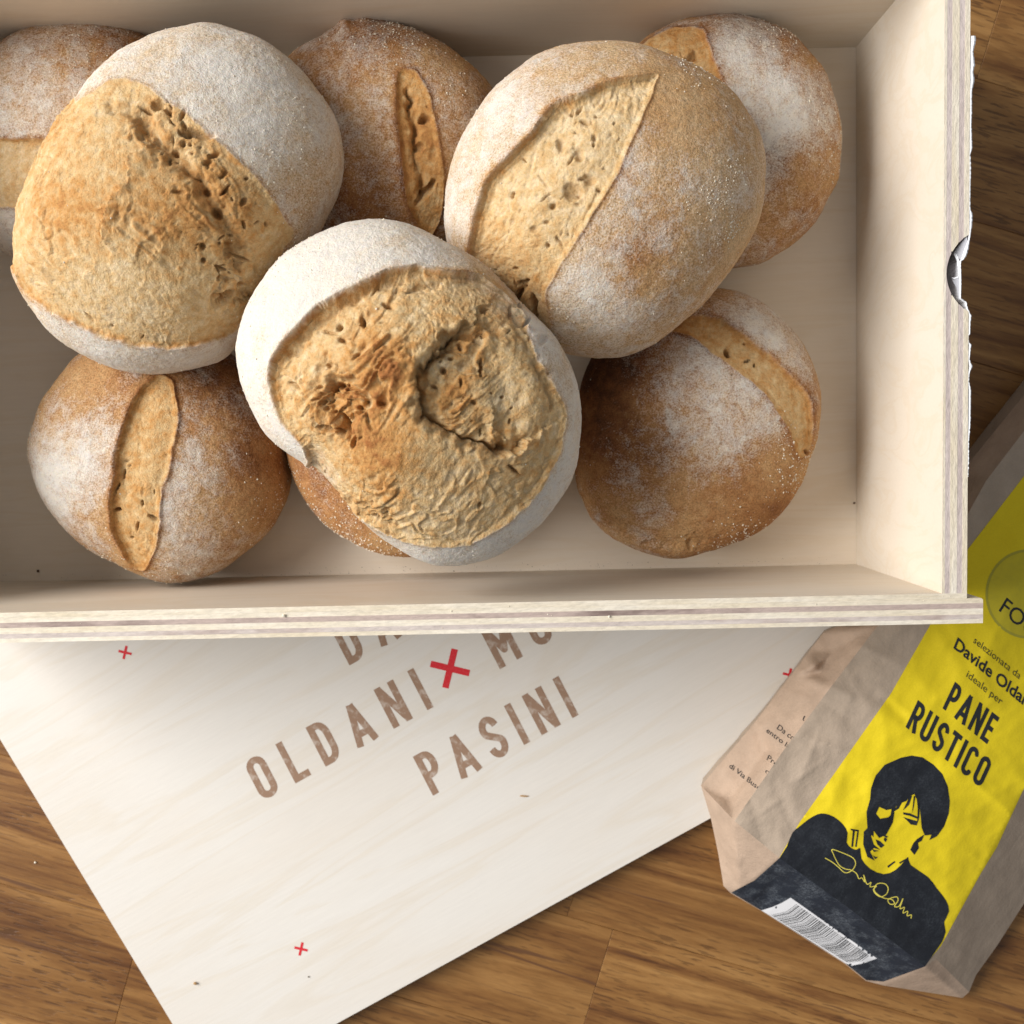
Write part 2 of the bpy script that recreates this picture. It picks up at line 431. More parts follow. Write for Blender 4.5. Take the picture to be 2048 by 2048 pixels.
TS, TF = .86, 1.06                             # thickness of side and front walls
fracs_side = [(.11, M_ELY), (.20, M_EMY), (.28, M_ELY), (.21, M_EMY), (.20, M_ELY)]
fracs_front = [(.34, M_EL), (.17, M_ED), (.20, M_EL), (.15, M_EM), (.14, M_EL)]
nc = unp(1980.5, 545, ZR)[:2] - org; ncx, ncy, nr = nc @ ex, nc @ ey, 1.475   # thumb notch in the right wall
def notch(y):
    d = nr * nr - (y - ncy) ** 2
    return ncx - math.sqrt(d) if d > 0 else 1e9
def panel(name, plies):
    """plies: list of (polygons, mat); first one is the inner face ply and carries the others"""
    first = None
    for k, (polys, m, mtop) in enumerate(plies):
        for poly in polys:
            zt = ZR - ZL - (.006 if k % 2 else 0) - random.uniform(0, .003)
            V, Fq = prism(poly, 0.0, zt)
            # real wood: the faces of the outer veneers are face grain, the cut edge is edge grain
            o = None
            par = box if first is None else first
            o = mesh_obj(name if first is None else 'ply', V, Fq, m, None)
            if first is None:
                o.parent = box; first = o
            else:
                o.parent = first; o.location = o.location - first.location
            if k == 0 or k == len(plies) - 1:
                me = o.data; me.materials.clear(); me.materials.append(M_FACE); me.materials.append(mtop)
                me.polygons[1].material_index = 1
    return first
def side_plies(x_in, dirn, y0, y1, notched):
    out = []; x = 0
    for fr, m in fracs_side:
        a = x_in + dirn * x * TS; b_ = x_in + dirn * (x + fr) * TS; x += fr
        polys = []
        if notched:
            ys = sorted(set([y0, y1] + [ncy + nr * math.sin(t) for t in np.linspace(-math.pi / 2, math.pi / 2, 61)]))
            run = []
            for y in ys + [None]:
                if y is not None and min(b_, notch(y)) - a > .004: run.append((y, min(b_, notch(y))))
                else:
                    if len(run) > 1: polys.append([(a, run[0][0]), *[(xx, yy) for yy, xx in run], (a, run[-1][0])])
                    run = []
        else: polys = [[(a, y0), (b_, y0), (b_, y1), (a, y1)]]
        out.append((polys, m, m))
    return out
def front_plies(y_in, dirn):
    out = []; y = 0
    for k, (fr, m) in enumerate(fracs_front):
        a = y_in + dirn * y * TF; b_ = y_in + dirn * (y + fr) * TF; y += fr
        e = TS if k == 0 else TS + .52
        if k == 0:                              # the inner ply is rebated: only the first part stops at the side wall
            mid = a + (b_ - a) * .52
            out.append(([[(-e, a), (WID + e, a), (WID + e, mid), (-e, mid)]], m, m))
            out.append(([[(-e - .5, mid), (WID + e + .5, mid), (WID + e + .56, mid + (b_ - mid) * .3), (WID + e + .56, b_), (-e - .52, b_)]], m, m))
        else:
            out.append(([[(-e, a), (WID + e + (.04), a), (WID + e + .04, b_), (-e, b_)]], m, m))
    return out
panel('right_panel', side_plies(WID, 1, 0, DEP, True))
panel('left_panel', side_plies(0, -1, 0, DEP, False))
panel('front_panel', front_plies(0, -1))
panel('back_panel', front_plies(DEP, 1))
V, Fq = prism([(0.003, 0.003), (WID - .003, 0.003), (WID - .003, DEP - .003), (.003, DEP - .003)], 0.02, .5)
o = mesh_obj('floor_panel', V, Fq, M_FLR, None); o.parent = box
# torn white paper seal standing against the outside of the right wall
tr = [(1950, 72), (1951, 81), (1945.5, 104), (1949, 130), (1945.5, 144), (1948, 160), (1943, 183), (1943, 223), (1942, 250), (1943.7, 297), (1939.7, 308), (1941, 334),
      (1940, 380), (1939.7, 417), (1944.5, 431), (1943, 452), (1938.5, 479), (1937, 493), (1934, 507), (1927, 519), (1921.5, 521), (1921, 530), (1922, 562), (1921, 597), (1931.6, 604), (1936, 620),
      (1942, 632), (1940, 646), (1939.7, 667), (1936.5, 671), (1937, 685), (1942, 690), (1939.7, 704), (1938.5, 720), (1944, 734), (1938.5, 745), (1937, 762), (1941, 780), (1940, 848), (1937, 883), (1937, 920), (1935.5, 955)]
inn = lambda y: (1937.3 + max(0, (420 - y)) * .006) if not 480 < y < 612 else {0: 0}.get(1, 1937 - 15.5 * max(0, math.sin((y - 480) / 132 * math.pi)) ** .7)
P_in, P_out, low = [], [], []
yy = np.arange(72, 956, 2.0); ox = np.interp(yy, [p[1] for p in tr], [p[0] for p in tr])
jit = fbm(np.stack([yy * .21, yy * 0, yy * 0], 1), 3) * 1.6
ox = ox + jit
rows = []
for t_, zz in ((0, ZR - .13), (.35, ZR - .03), (.75, ZR - .02), (1, ZR - .07)):
    ix = np.array([min(inn(y), o_ - 1.2) for y, o_ in zip(yy, ox)])
    rows.append(unp(ix + (ox - ix) * t_, yy, zz + .012 * jit))
dn = rows[0].copy(); dn[:, 2] = ZR - 5.5; dn[:, 0] += .04
rows = [dn] + rows
V = np.concatenate(rows); n = len(yy); Fq = []
for r in range(len(rows) - 1):
    for k in range(n - 1): Fq.append((r * n + k, (r + 1) * n + k, (r + 1) * n + k + 1, r * n + k + 1))
sealo = mesh_obj('torn_paper_seal', V, Fq, M_TORN, box, smooth=False)
md = sealo.modifiers.new('thickness', 'SOLIDIFY'); md.thickness = .0002
# two curled shreds of the seal inside the notch
for pts, m in ((cr(1600, 400, 4.3125, [(1440, 310), (1390, 370), (1345, 430), (1325, 465), (1345, 462), (1380, 515), (1410, 515), (1440, 460), (1455, 400)]), M_GREYP),
               (cr(1600, 400, 4.3125, [(1326, 468), (1345, 460), (1362, 475), (1375, 540), (1382, 620), (1366, 600), (1352, 520)]), M_TORN),
               (cr(1600, 400, 4.3125, [(1308, 672), (1325, 690), (1362, 672), (1384, 700), (1386, 840), (1372, 868), (1352, 760), (1325, 715)]), M_GREYP),
               (cr(1600, 400, 4.3125, [(1306, 668), (1330, 684), (1364, 668), (1362, 660), (1330, 670)]), M_TORN)):
    v2, f2 = flat([pts], 3)
    P = unp(v2[:, 0], v2[:, 1], ZR - .28 + .02 * (v2[:, 0] - 1905) * .4)
    o = mesh_obj('paper_shred', P, f2, m, None); o.parent = sealo; o.location = o.location - sealo.location - box.location
    o.location = Matrix.Rotation(-yaw, 3, 'Z') @ (Vector(unp(0, 0, 0) * 0) + o.location + box.location - box.location) if False else o.location
    # express in the seal's frame exactly
    wl = Vector(((P[:, 0].min() + P[:, 0].max()) / 2, (P[:, 1].min() + P[:, 1].max()) / 2, P[:, 2].min())) * S
    Mb = Matrix.LocRotScale(box.location, box.rotation_euler, None) @ Matrix.Translation(sealo.location)
    o.matrix_parent_inverse = Matrix.Identity(4)
    o.matrix_basis = Mb.inverted() @ Matrix.Translation(wl)
    md = o.modifiers.new('thickness', 'SOLIDIFY'); md.thickness = .00015

# ------------------------------------------------------------------ stroke lettering
def arc(cx, cy, rx, ry, a0, a1, n=10):
    return [(cx + rx * math.cos(R(a0 + (a1 - a0) * k / n)), cy + ry * math.sin(R(a0 + (a1 - a0) * k / n))) for k in range(n + 1)]
def glyph(ch, t):
    h = t / 2; W = dict(O=.47, L=.41, D=.46, A=.56, N=.50, I=t, P=.44, S=.47, V=.54, M=.60, U=.46, R=.46, E=.38, T=.42, C=.45)[ch]
    a, b_, T_, B_ = h, W - h, 1 - h, h
    r = (W - t) / 2; c = W / 2
    if ch == 'O': s = [arc(c, 1 - h - r, r, r, 0, 180) + arc(c, h + r, r, r, 180, 360) + [(b_, 1 - h - r)]]
    elif ch == 'I': s = [[(a, 0), (a, 1)]]
    elif ch == 'L': s = [[(a, 0), (a, 1)], [(a, B_), (W, B_)]]
    elif ch == 'D': s = [[(a, 0), (a, 1)], [(a, T_), (W * .45, T_)] + arc(W * .45, T_ - .26, b_ - W * .45, .26, 90, 0)[1:] + arc(W * .45, B_ + .26, b_ - W * .45, .26, 0, -90) + [(a, B_)]]
    elif ch == 'A': s = [[(a, 0), (c, 1 - h * .4)], [(W - a, 0), (c, 1 - h * .4)], [(a + .09, .27), (W - a - .09, .27)]]
    elif ch == 'N': s = [[(a, 0), (a, 1)], [(b_, 0), (b_, 1)], [(a, 1 - h * .5), (b_, h * .5)]]
    elif ch == 'M': s = [[(a, 0), (a, 1)], [(b_, 0), (b_, 1)], [(a, 1 - h * .5), (c, .35), (b_, 1 - h * .5)]]
    elif ch == 'P': s = [[(a, 0), (a, 1)], [(a, T_), (W * .5, T_)] + arc(W * .5, T_ - .235, b_ - W * .5, .235, 90, -90)[1:] + [(a, T_ - .47)]]
    elif ch == 'R': s = [[(a, 0), (a, 1)], [(a, T_), (W * .5, T_)] + arc(W * .5, T_ - .225, b_ - W * .5, .225, 90, -90)[1:] + [(a, T_ - .45)], [(W * .48, T_ - .45), (b_ + .01, 0)]]
    elif ch == 'S': s = [arc(c, T_ - .22, r, .22, 8, 190) + [(a + .03, .60), (c, .5), (b_ - .03, .40)] + arc(c, B_ + .22, r, .22, 10, -172)]
    elif ch == 'U': s = [[(a, 1), (a, h + r)] + arc(c, h + r, r, r, 180, 360)[1:] + [(b_, 1)]]
    elif ch == 'C': s = [arc(c, T_ - r, r, r, 0, 180) + arc(c, B_ + r, r, r, 180, 360)]
    elif ch == 'V': s = [[(a, 1), (c, h * .4)], [(W - a, 1), (c, h * .4)]]
    elif ch == 'E': s = [[(a, 0), (a, 1)], [(a, T_), (W, T_)], [(a, .5), (W - .03, .5)], [(a, B_), (W, B_)]]
    elif ch == 'T': s = [[(c, 0), (c, 1)], [(0, T_), (W, T_)]]
    return s, W
def open_smooth(pts, n=3):
    P = [np.array(p, float) for p in pts]; P = [P[0]] + P + [P[-1]]; out = []
    for i in range(1, len(P) - 2):
        p0, p1, p2, p3 = P[i - 1:i + 3]
        for k in range(n):
            t = k / n; out.append(tuple(.5 * (2 * p1 + (p2 - p0) * t + (2 * p0 - 5 * p1 + 4 * p2 - p3) * t * t + (3 * p1 - p0 - 3 * p2 + p3) * t ** 3)))
    return out + [tuple(P[-1])]
def stroke_polys(pl, t):
    out = []; h = t / 2
    for i in range(len(pl) - 1):
        (x0, y0), (x1, y1) = pl[i], pl[i + 1]; L = math.hypot(x1 - x0, y1 - y0)
        if L < 1e-6: continue
        nx, ny = -(y1 - y0) / L * h, (x1 - x0) / L * h
        out.append([(x0 + nx, y0 + ny), (x0 - nx, y0 - ny), (x1 - nx, y1 - ny), (x1 + nx, y1 + ny)])
        if i: out.append([(x0 + h * math.cos(k * math.pi / 4), y0 + h * math.sin(k * math.pi / 4)) for k in range(8)])
    return out
def word(txt, t, gap):
    """polygons per letter in em units, and the total width"""
    x = 0; L = []
    for ch in txt:
        s, W = glyph(ch, t); ps = []
        for pl in s: ps += stroke_polys(pl, t)
        L.append([[(px + x, py) for px, py in p] for p in ps]); x += W + gap
    return L, x - gap
def place(p, o, bx, up):                       # em coordinates -> photo pixels
    return [(o[0] + x * bx[0] + y * up[0], o[1] + x * bx[1] + y * up[1]) for x, y in p]

# ------------------------------------------------------------------ lid
def lw(px, py): return unp(px, py, ZL)[:2]
c0 = lw(602, 1898); c1 = lw(250, 1305); cc = lw(900, 1337)
ua = lw(672, 2048); ub = lw(1418, 1638)
la = math.atan2(ub[1] - ua[1], ub[0] - ua[0])
lx = np.array([math.cos(la), math.sin(la)]); ly = np.array([-math.sin(la), math.cos(la)])
left_e = (lw(340, 2048) - cc) @ lx; left_e = .5 * (left_e + (lw(0, 1470) - cc) @ lx)
bot_e = .5 * ((ua - cc) @ ly + (ub - cc) @ ly)
HW, HD = -left_e, -bot_e
lid = thing('box_lid', 'pale birch plywood lid with engraved names and red crosses lying askew below the tray', 'lid', (cc[0], cc[1], 0), la)
def rr(hw, hd, r=.12):
    out = []
    for sx, sy, a0 in ((1, -1, -90), (1, 1, 0), (-1, 1, 90), (-1, -1, 180)):
        out += [(sx * (hw - r) + r * math.cos(R(a0 + k * 30)), sy * (hd - r) + r * math.sin(R(a0 + k * 30))) for k in range(4)]
    return out
zc = 0; HB = HD + .3
for k, (fr, m) in enumerate([(.14, M_EL), (.2, M_EM), (.32, M_EL), (.2, M_EM), (.14, M_EL)]):
    e = .006 * (k % 2)
    V, Fq = prism([(x, y + .15) for x, y in rr(HW - e, HB - .15 - e)], zc * ZL, (zc + fr) * ZL); zc += fr
    o = mesh_obj('lid_panel' if k == 4 else 'ply', V, Fq, M_LID if k == 4 else m, lid, world=False)
print('lid', HW * 2, HD * 2, 'box', WID, DEP, 'yaw', math.degrees(yaw), 'lidangle', math.degrees(la))
def on_lid(v2, dz): return unp(v2[:, 0], v2[:, 1], ZL + dz)
t_ = .158
for txt, o0, bx, up, gap in (('OLDANI', (526, 1603), (.874, -.485), (-.46, -.885), .375), ('PASINI', (866, 1591.5), (.874, -.486), (-.46, -.885), .30),
                             ('DAV', (699, 1331), (.872, -.488), (-.46, -.885), .37), ('MO', (1000, 1338.5), (.872, -.488), (-.46, -.885), .37)):
    L, W_ = word(txt, t_, gap)
    for ps in L:
        v2, f2 = flat([place(p, o0, (bx[0] * 88, bx[1] * 88), (up[0] * 88, up[1] * 88)) for p in ps])
        mesh_obj('engraved_letter', on_lid(v2, .006), [f[::-1] for f in f2], M_BURN, lid)
def cross(px, py, L, wd, ang):
    c_, s_ = math.cos(R(ang)), math.sin(R(ang))
    q = lambda pts: [(px + x * c_ - y * s_, py + x * s_ + y * c_) for x, y in pts]
    h = L / 2; k = wd / 2
    v2, f2 = flat([q([(-h, -k), (h, -k), (h, k), (-h, k)]), q([(-k, -h), (k, -h), (k, h), (-k, h)])])
    mesh_obj('red_cross', on_lid(v2, .008), [f[::-1] for f in f2], M_RED, lid)
cross(900, 1337, 80, 13, 13.5); cross(250, 1305, 27, 5, 13); cross(602, 1898, 27, 5, 13); cross(1579, 1350, 27, 5, 13)

# ------------------------------------------------------------------ paper flour bag
cp = {'a': (1402, 1571, 1.7), 'b': (1511, 1443, 1.6), 'c': (1619, 1302, 1.6), 'c2': (1646, 1266, 1.6), 'c3': (1796, 1192, 1.6), 'c4': (1937, 927, 1.6), 'c5': (2048, 790, 1.6), 'c6': (2330, 430, 1.5),
      'r0': (1469, 1642, 4.0), 'r1': (1567, 1501, 4.2), 'r2': (1661, 1375, 4.1), 'r3': (1755, 1252, 3.9), 'r4': (1846, 1192, 3.7), 'r5': (1972, 962, 3.4), 'r6': (2086, 812, 3.2), 'r7': (2372, 462, 2.2),
      'k0': (1559, 1716, 4.25), 'k1': (1700, 1818, 3.9), 'k2': (1850, 1933, 3.1), 'm0': (1925, 1996, .5), 'm1': (1938, 1984, .7), 'm2': (1952, 1950, .9), 'm3': (1995, 1890, 1.0), 'm4': (2048, 1807, 1.1), 'm5': (2540, 1110, 1.0),
      'n0': (1422, 1638, 1.5), 'n1': (1437, 1710, 1.4), 'n2': (1447, 1772, 1.3), 'n3': (1462, 1787, 1.25), 'n4': (1523, 1822, .9), 'n5': (1690, 1928, .7), 'n6': (1732, 1962, .6), 'n7': (1767, 1971, .5), 'n8': (1907, 1993, .45),
      'p': (1480, 1779, 2.0), 'f1': (1872, 1918, 3.0), 's1': (1893, 1872, 3.4), 's2': (2048, 1577, 3.7), 'd1': (1592, 1352, 2.0), 'd2': (1625, 1335, 2.75), 'd3': (1664, 1302, 2.2), 's3': (2440, 900, 2.4), 'g1': (1585, 1310, 1.9), 'w1': (1770, 1480, 4.55), 'w2': (1960, 1330, 4.3), 'w3': (1720, 1650, 4.5), 'w4': (1900, 1600, 4.35),
      'w5': (2120, 1000, 3.7), 'h1': (1460, 1600, 2.6), 'h2': (1530, 1500, 2.35), 'h3': (1640, 1345, 2.5)}
del cp['g1']
keys = list(cp); cpx = np.array([cp[k][:2] for k in keys], float); cz = np.array([cp[k][2] for k in keys])
ki = {k: i for i, k in enumerate(keys)}
outline = ['a', 'b', 'c', 'c2', 'c3', 'c4', 'c5', 'c6', 'r7', 's3', 'm5', 'm4', 'm3', 'm2', 'm1', 'm0', 'n8', 'n7', 'n6', 'n5', 'n4', 'n3', 'n2', 'n1', 'n0']
creases = [('r0', 'r1'), ('r1', 'r2'), ('r2', 'r3'), ('r3', 'r4'), ('r4', 'r5'), ('r5', 'r6'), ('r6', 'r7'), ('r0', 'k0'), ('k0', 'k1'), ('k1', 'k2'), ('k2', 'm0'), ('r0', 'a'), ('r0', 'p'), ('p', 'n3'), ('r0', 'n0'), ('s1', 's2'), ('s2', 's3'), ('f1', 'm1'), ('f1', 'k2'), ('f1', 's1')]
ol = [ki[k] for k in outline]
pa = cpx[ol]; area2 = sum(pa[i - 1][0] * pa[i][1] - pa[i][0] * pa[i - 1][1] for i in range(len(pa)))
if area2 < 0: ol = ol[::-1]
rr_ = delaunay_2d_cdt([Vector(p) for p in cpx], [(ki[a_], ki[b_]) for a_, b_ in creases], [ol], 1, 1e-5)
CT = []
tv_ = np.array([(v.x, v.y) for v in rr_[0]]); tz = np.zeros(len(tv_))
for i, v in enumerate(tv_):
    tz[i] = cz[np.argmin(np.hypot(*(cpx - v).T))]
CT = [list(f) for f in rr_[2] if len(f) == 3]
CREASE = [((1480, 1480), (1545, 1440), .08, 5), ((1530, 1400), (1560, 1450), -.07, 5), ((1560, 1380), (1620, 1400), .08, 5), ((1640, 1460), (1600, 1560), .06, 5), ((1720, 1290), (1800, 1330), .07, 5), ((1500, 1600), (1530, 1690), -.06, 5), ((1660, 1290), (1700, 1320), .07, 5), ((1776, 1392), (1866, 1470), .07, 7), ((1955, 1570), (2055, 1660), .09, 7), ((1700, 1545), (1800, 1600), .05, 6), ((1600, 1470), (1680, 1500), .07, 5), ((1545, 1560), (1590, 1660), -.06, 6),
          ((1500, 1640), (1560, 1600), .06, 6), ((1640, 1400), (1700, 1440), -.07, 6), ((1690, 1330), (1740, 1420), .06, 6), ((1600, 1330), (1668, 1360), -.10, 6), ((1590, 1300), (1640, 1340), .12, 6), ((1450, 1540), (1490, 1600), .07, 6),
          ((1420, 1590), (1465, 1640), -.06, 5), ((1960, 1850), (1925, 1960), -.07, 7), ((1900, 1890), (1960, 1930), .08, 7), ((1870, 1200), (1990, 1400), .05, 8), ((1840, 1300), (1890, 1290), .05, 6), ((1930, 1700), (2010, 1760), .06, 7),
          ((1600, 1740), (1760, 1870), -.05, 7), ((1500, 1800), (1560, 1740), .05, 6), ((1440, 1660), (1460, 1760), .07, 5), ((1480, 1700), (1500, 1770), -.06, 5), ((1590, 1560), (1650, 1520), .05, 5)]
def bag_z(x, y):
    z = np.full(x.shape, -1.0); bestm = np.full(x.shape, -1e9)
    for a_, b_, c_ in CT:
        A, B, C = tv_[a_], tv_[b_], tv_[c_]
        det = (B[1] - C[1]) * (A[0] - C[0]) + (C[0] - B[0]) * (A[1] - C[1])
        l1 = ((B[1] - C[1]) * (x - C[0]) + (C[0] - B[0]) * (y - C[1])) / det
        l2 = ((C[1] - A[1]) * (x - C[0]) + (A[0] - C[0]) * (y - C[1])) / det
        l3 = 1 - l1 - l2; mn = np.minimum(np.minimum(l1, l2), l3); m = mn > bestm
        z = np.where(m, l1 * tz[a_] + l2 * tz[b_] + l3 * tz[c_], z); bestm = np.where(m, mn, bestm)
    P = np.stack([x / 48., y / 48., x * 0], 1)
    wr = .10 * fbm(P * .42, 2) - .12 * np.abs(perlin(P * .5 + 5)) + .05 * ridged(P * .8 + 3, 2)
    # sharp fold lines, then long soft creases across the bag
    for (x0, y0), (x1, y1), a_, s_ in CREASE:
        d, _s = seg_dist(x, y, [(x0, y0), (x1, y1)]); wr = wr + a_ * np.exp(-d / s_)
    for (x0, y0), (x1, y1), a_, s_ in (((1560, 1290), (2060, 1640), .10, 20), ((1775, 1400), (1810, 1440), -.06, 10), ((1690, 1600), (2040, 1700), -.05, 16), ((1600, 1345), (1700, 1395), .10, 9), ((1560, 1290), (1640, 1330), -.10, 14)):
        d, sd_ = seg_dist(x, y, [(x0, y0), (x1, y1)])
        wr = wr + a_ * np.exp(-(d / s_) ** 2)
    return z + wr
def on_bag(v2, dz=0.0):
    return unp(v2[:, 0], v2[:, 1], bag_z(v2[:, 0], v2[:, 1]) + dz)
bagloc = unp(1750, 1650, 0)
bag = thing('flour_bag', 'kraft paper flour bag with yellow and black printed front lying by the tray corner', 'paper bag', (bagloc[0], bagloc[1], 0), R(51))
P_ = lambda names: [tuple(cp[k][:2]) for k in names]
CRL = [[tuple(cp[a_][:2]), tuple(cp[b_][:2])] for a_, b_ in creases]
reg = {'side_gusset': (P_(['a', 'b', 'c', 'c2', 'c3', 'c4', 'c5', 'c6', 'r7', 'r6', 'r5', 'r4', 'r3', 'r2', 'r1', 'r0']), M_GUS),
       'front_panel': (P_(['r0', 'r1', 'r2', 'r3', 'r4', 'r5', 'r6', 'r7', 's3', 'm5', 'm4', 'm3', 'm2', 'm1', 'f1', 'k2', 'k1', 'k0']), M_KRAFT),
       'bottom_flap': (P_(['a', 'r0', 'k0', 'k1', 'k2', 'f1', 'm1', 'm0', 'n8', 'n7', 'n6', 'n5', 'n4', 'n3', 'n2', 'n1', 'n0']), M_GUS)}
bagparts = {}
for nm, (poly, m) in reg.items():
    v2, f2 = flat([poly], 6, CRL)
    bagparts[nm] = mesh_obj(nm, on_bag(v2), [f[::-1] for f in f2], m, bag, smooth=False)
    bagparts[nm].data.polygons.foreach_set('use_smooth', np.ones(len(bagparts[nm].data.polygons), bool))
# hidden side and underside of the bag
lidpoly = [tuple(proj(np.array([*(cc + lx * sx * HW + ly * (sy * HD)), ZL]))) for sx, sy in ((-1, -1), (1, -1), (1, 1), (-1, 1))]
bo = []
for i in range(len(outline)):
    a_, b_ = cp[outline[i]], cp[outline[(i + 1) % len(outline)]]
    m = max(1, int(math.hypot(b_[0] - a_[0], b_[1] - a_[1]) / 12))
    bo += [(a_[0] + (b_[0] - a_[0]) * k / m, a_[1] + (b_[1] - a_[1]) * k / m) for k in range(m)]
bo = np.array(bo); top = on_bag(bo); bot = top.copy()
cen = top.mean(0)
inl = inside(bo[:, 0], bo[:, 1], lidpoly)
bot[:, :2] += (cen[:2] - bot[:, :2]) / np.linalg.norm(cen[:2] - bot[:, :2], axis=1)[:, None] * .25
bot[:, 2] = np.where(inl, ZL + .03, .03)
n = len(bo); V = np.concatenate([top, bot]); Fq = [(i, (i + 1) % n, n + (i + 1) % n, n + i) for i in range(n)]
mesh_obj('back_panel', V, Fq, M_KRAFT, bag, smooth=True)

C6 = lambda pts: cr(1350, 1230, 2.768, pts); C7 = lambda pts: cr(1700, 1748, 5.552, pts); C8 = lambda pts: cr(1700, 1100, 5.552, pts)
def bag_print(name, polys, m, dz, grid=6, label=None):
    v2, f2 = flat(polys, grid, CRL if grid else ())
    P = on_bag(v2, dz)
    o = mesh_obj(name, P, [f[::-1] for f in f2], m, bag, smooth=True, label=label)
    return o
yel = [(1599, 1645), (1559, 1715)] + [(1700, 1815), (1850, 1930)] + C7([(1010, 800), (1070, 690), (1450, 0)]) + [(1993, 1696), (2048, 1577), (2440, 900), (2260, 640), (2048, 952), (1936, 1098), (1859, 1252), (1783, 1385), (1668, 1548)]
bag_print('yellow_print', [yel], M_YEL, .012)
coat_up = [(1559, 1716)] + open_smooth(C6([(620, 1280), (650, 1205), (690, 1170), (740, 1130), (790, 1103), (830, 1100), (880, 1118), (930, 1160), (955, 1205), (950, 1260), (975, 1290), (1005, 1300), (1025, 1290), (1032, 1350), (1080, 1405), (1155, 1435), (1220, 1412), (1270, 1362), (1290, 1340), (1305, 1385), (1400, 1450), (1450, 1515), (1500, 1580), (1517, 1640), (1490, 1700), (1498, 1755), (1478, 1810)]), 2) + [(1850, 1933), (1700, 1818)]
bag_print('coat_print', [coat_up], M_BLK, .03)
flap = [(1559, 1716)] + C6([(440, 1470), (312, 1536)]) + [(1464, 1786), (1523, 1821), (1690, 1926), (1732, 1960)] + C7([(370, 1195)]) + [(1850, 1933), (1700, 1818)]
bag_print('black_flap_print', [flap], M_BLW, .026)
hair = C6([(1250, 790), (1310, 778), (1370, 788), (1430, 828), (1480, 880), (1510, 950), (1521, 1030), (1515, 1100), (1490, 1170), (1450, 1225), (1408, 1246), (1420, 1216), (1383, 1221), (1366, 1180), (1358, 1100), (1353, 1040), (1345, 1080), (1338, 1020), (1325, 990), (1300, 1005), (1280, 1030), (1240, 1045), (1210, 1072), (1170, 1080), (1130, 1062), (1113, 1100), (1135, 1128), (1180, 1120), (1215, 1090), (1205, 1150), (1170, 1215), (1130, 1235), (1100, 1195), (1085, 1225), (1100, 1270), (1135, 1300), (1100, 1290), (1080, 1310), (1105, 1360), (1065, 1340), (1042, 1270), (1045, 1200), (1065, 1180), (1060, 1090), (1080, 1020), (1085, 960), (1110, 890), (1160, 830)])
bag_print('portrait_print', [hair], M_BLK, .026, 6)
for pts in (C6([(1262, 1118), (1300, 1130), (1342, 1142), (1338, 1165), (1305, 1160), (1285, 1138)]), C6([(1302, 1300), (1320, 1262), (1340, 1240), (1380, 1215), (1366, 1250), (1345, 1262), (1350, 1290), (1325, 1328)]),
            C6([(1262, 1092), (1300, 1098), (1345, 1118), (1340, 1128), (1300, 1112), (1264, 1104)]), C6([(1110, 1242), (1135, 1252), (1160, 1275), (1140, 1290), (1120, 1270)]), C6([(1085, 1190), (1100, 1200), (1098, 1230), (1086, 1215)]), C6([(1175, 1390), (1215, 1362), (1220, 1368), (1180, 1400)]), C6([(1240, 1370), (1285, 1345), (1285, 1352), (1245, 1378)]), C6([(972, 1183), (1015, 1190), (1014, 1198), (995, 1196), (985, 1285), (976, 1283), (984, 1196), (972, 1190)]), C6([(1010, 1190), (1018, 1190), (1005, 1285), (997, 1283)]), C6([(1160, 1230), (1175, 1240), (1165, 1258), (1155, 1245)])):
    bag_print('portrait_print', [pts], M_BLK, .026, 6)
sig = [C6([(830, 1345), (870, 1368), (905, 1396), (935, 1424), (960, 1425), (985, 1408), (1000, 1375), (985, 1345), (940, 1322), (872, 1298), (876, 1322), (905, 1380), (940, 1405), (975, 1412), (1005, 1432), (1018, 1460), (1035, 1455), (1050, 1478), (1045, 1440), (1062, 1490), (1085, 1480), (1080, 1505), (1115, 1500), (1098, 1520), (1112, 1545), (1140, 1560), (1170, 1545), (1180, 1515), (1165, 1490), (1130, 1485), (1108, 1500), (1105, 1530), (1150, 1565), (1200, 1575), (1215, 1598), (1190, 1600), (1180, 1575), (1225, 1560), (1235, 1580), (1215, 1612), (1240, 1612), (1262, 1570), (1245, 1625), (1270, 1618), (1262, 1650), (1288, 1640), (1285, 1665), (1308, 1660), (1306, 1680)])]
bag_print('signature_print', stroke_polys(open_smooth(sig[0], 4), 1.7), M_SIG, .036, 6)
for pts in ([(1300, 1000), (1312, 1003), (1296, 1050), (1262, 1082)], [(1322, 1000), (1330, 1004), (1322, 1060), (1312, 1100)], [(1345, 1040), (1356, 1040), (1352, 1120), (1340, 1160)], [(1240, 1040), (1258, 1036), (1238, 1072), (1205, 1092)], [(1200, 1066), (1222, 1060), (1205, 1110), (1188, 1140)],
            [(1086, 1290), (1100, 1300), (1128, 1305), (1102, 1312)], [(1095, 1330), (1110, 1340), (1125, 1338), (1108, 1352)], [(1150, 1210), (1178, 1226), (1172, 1234), (1150, 1222)]):
    bag_print('portrait_print', [C6(pts)], M_BLK, .028, 6)
# round olive badge
bcx, bcy = 2057, 1188
circ = lambda r, n=56: [(bcx + r * math.cos(2 * math.pi * k / n), bcy + r * 1.04 * math.sin(2 * math.pi * k / n)) for k in range(n)]
bag_print('badge_print', [circ(86)], M_OLR, .018); bag_print('badge_print', [circ(81)], M_OLV, .026)
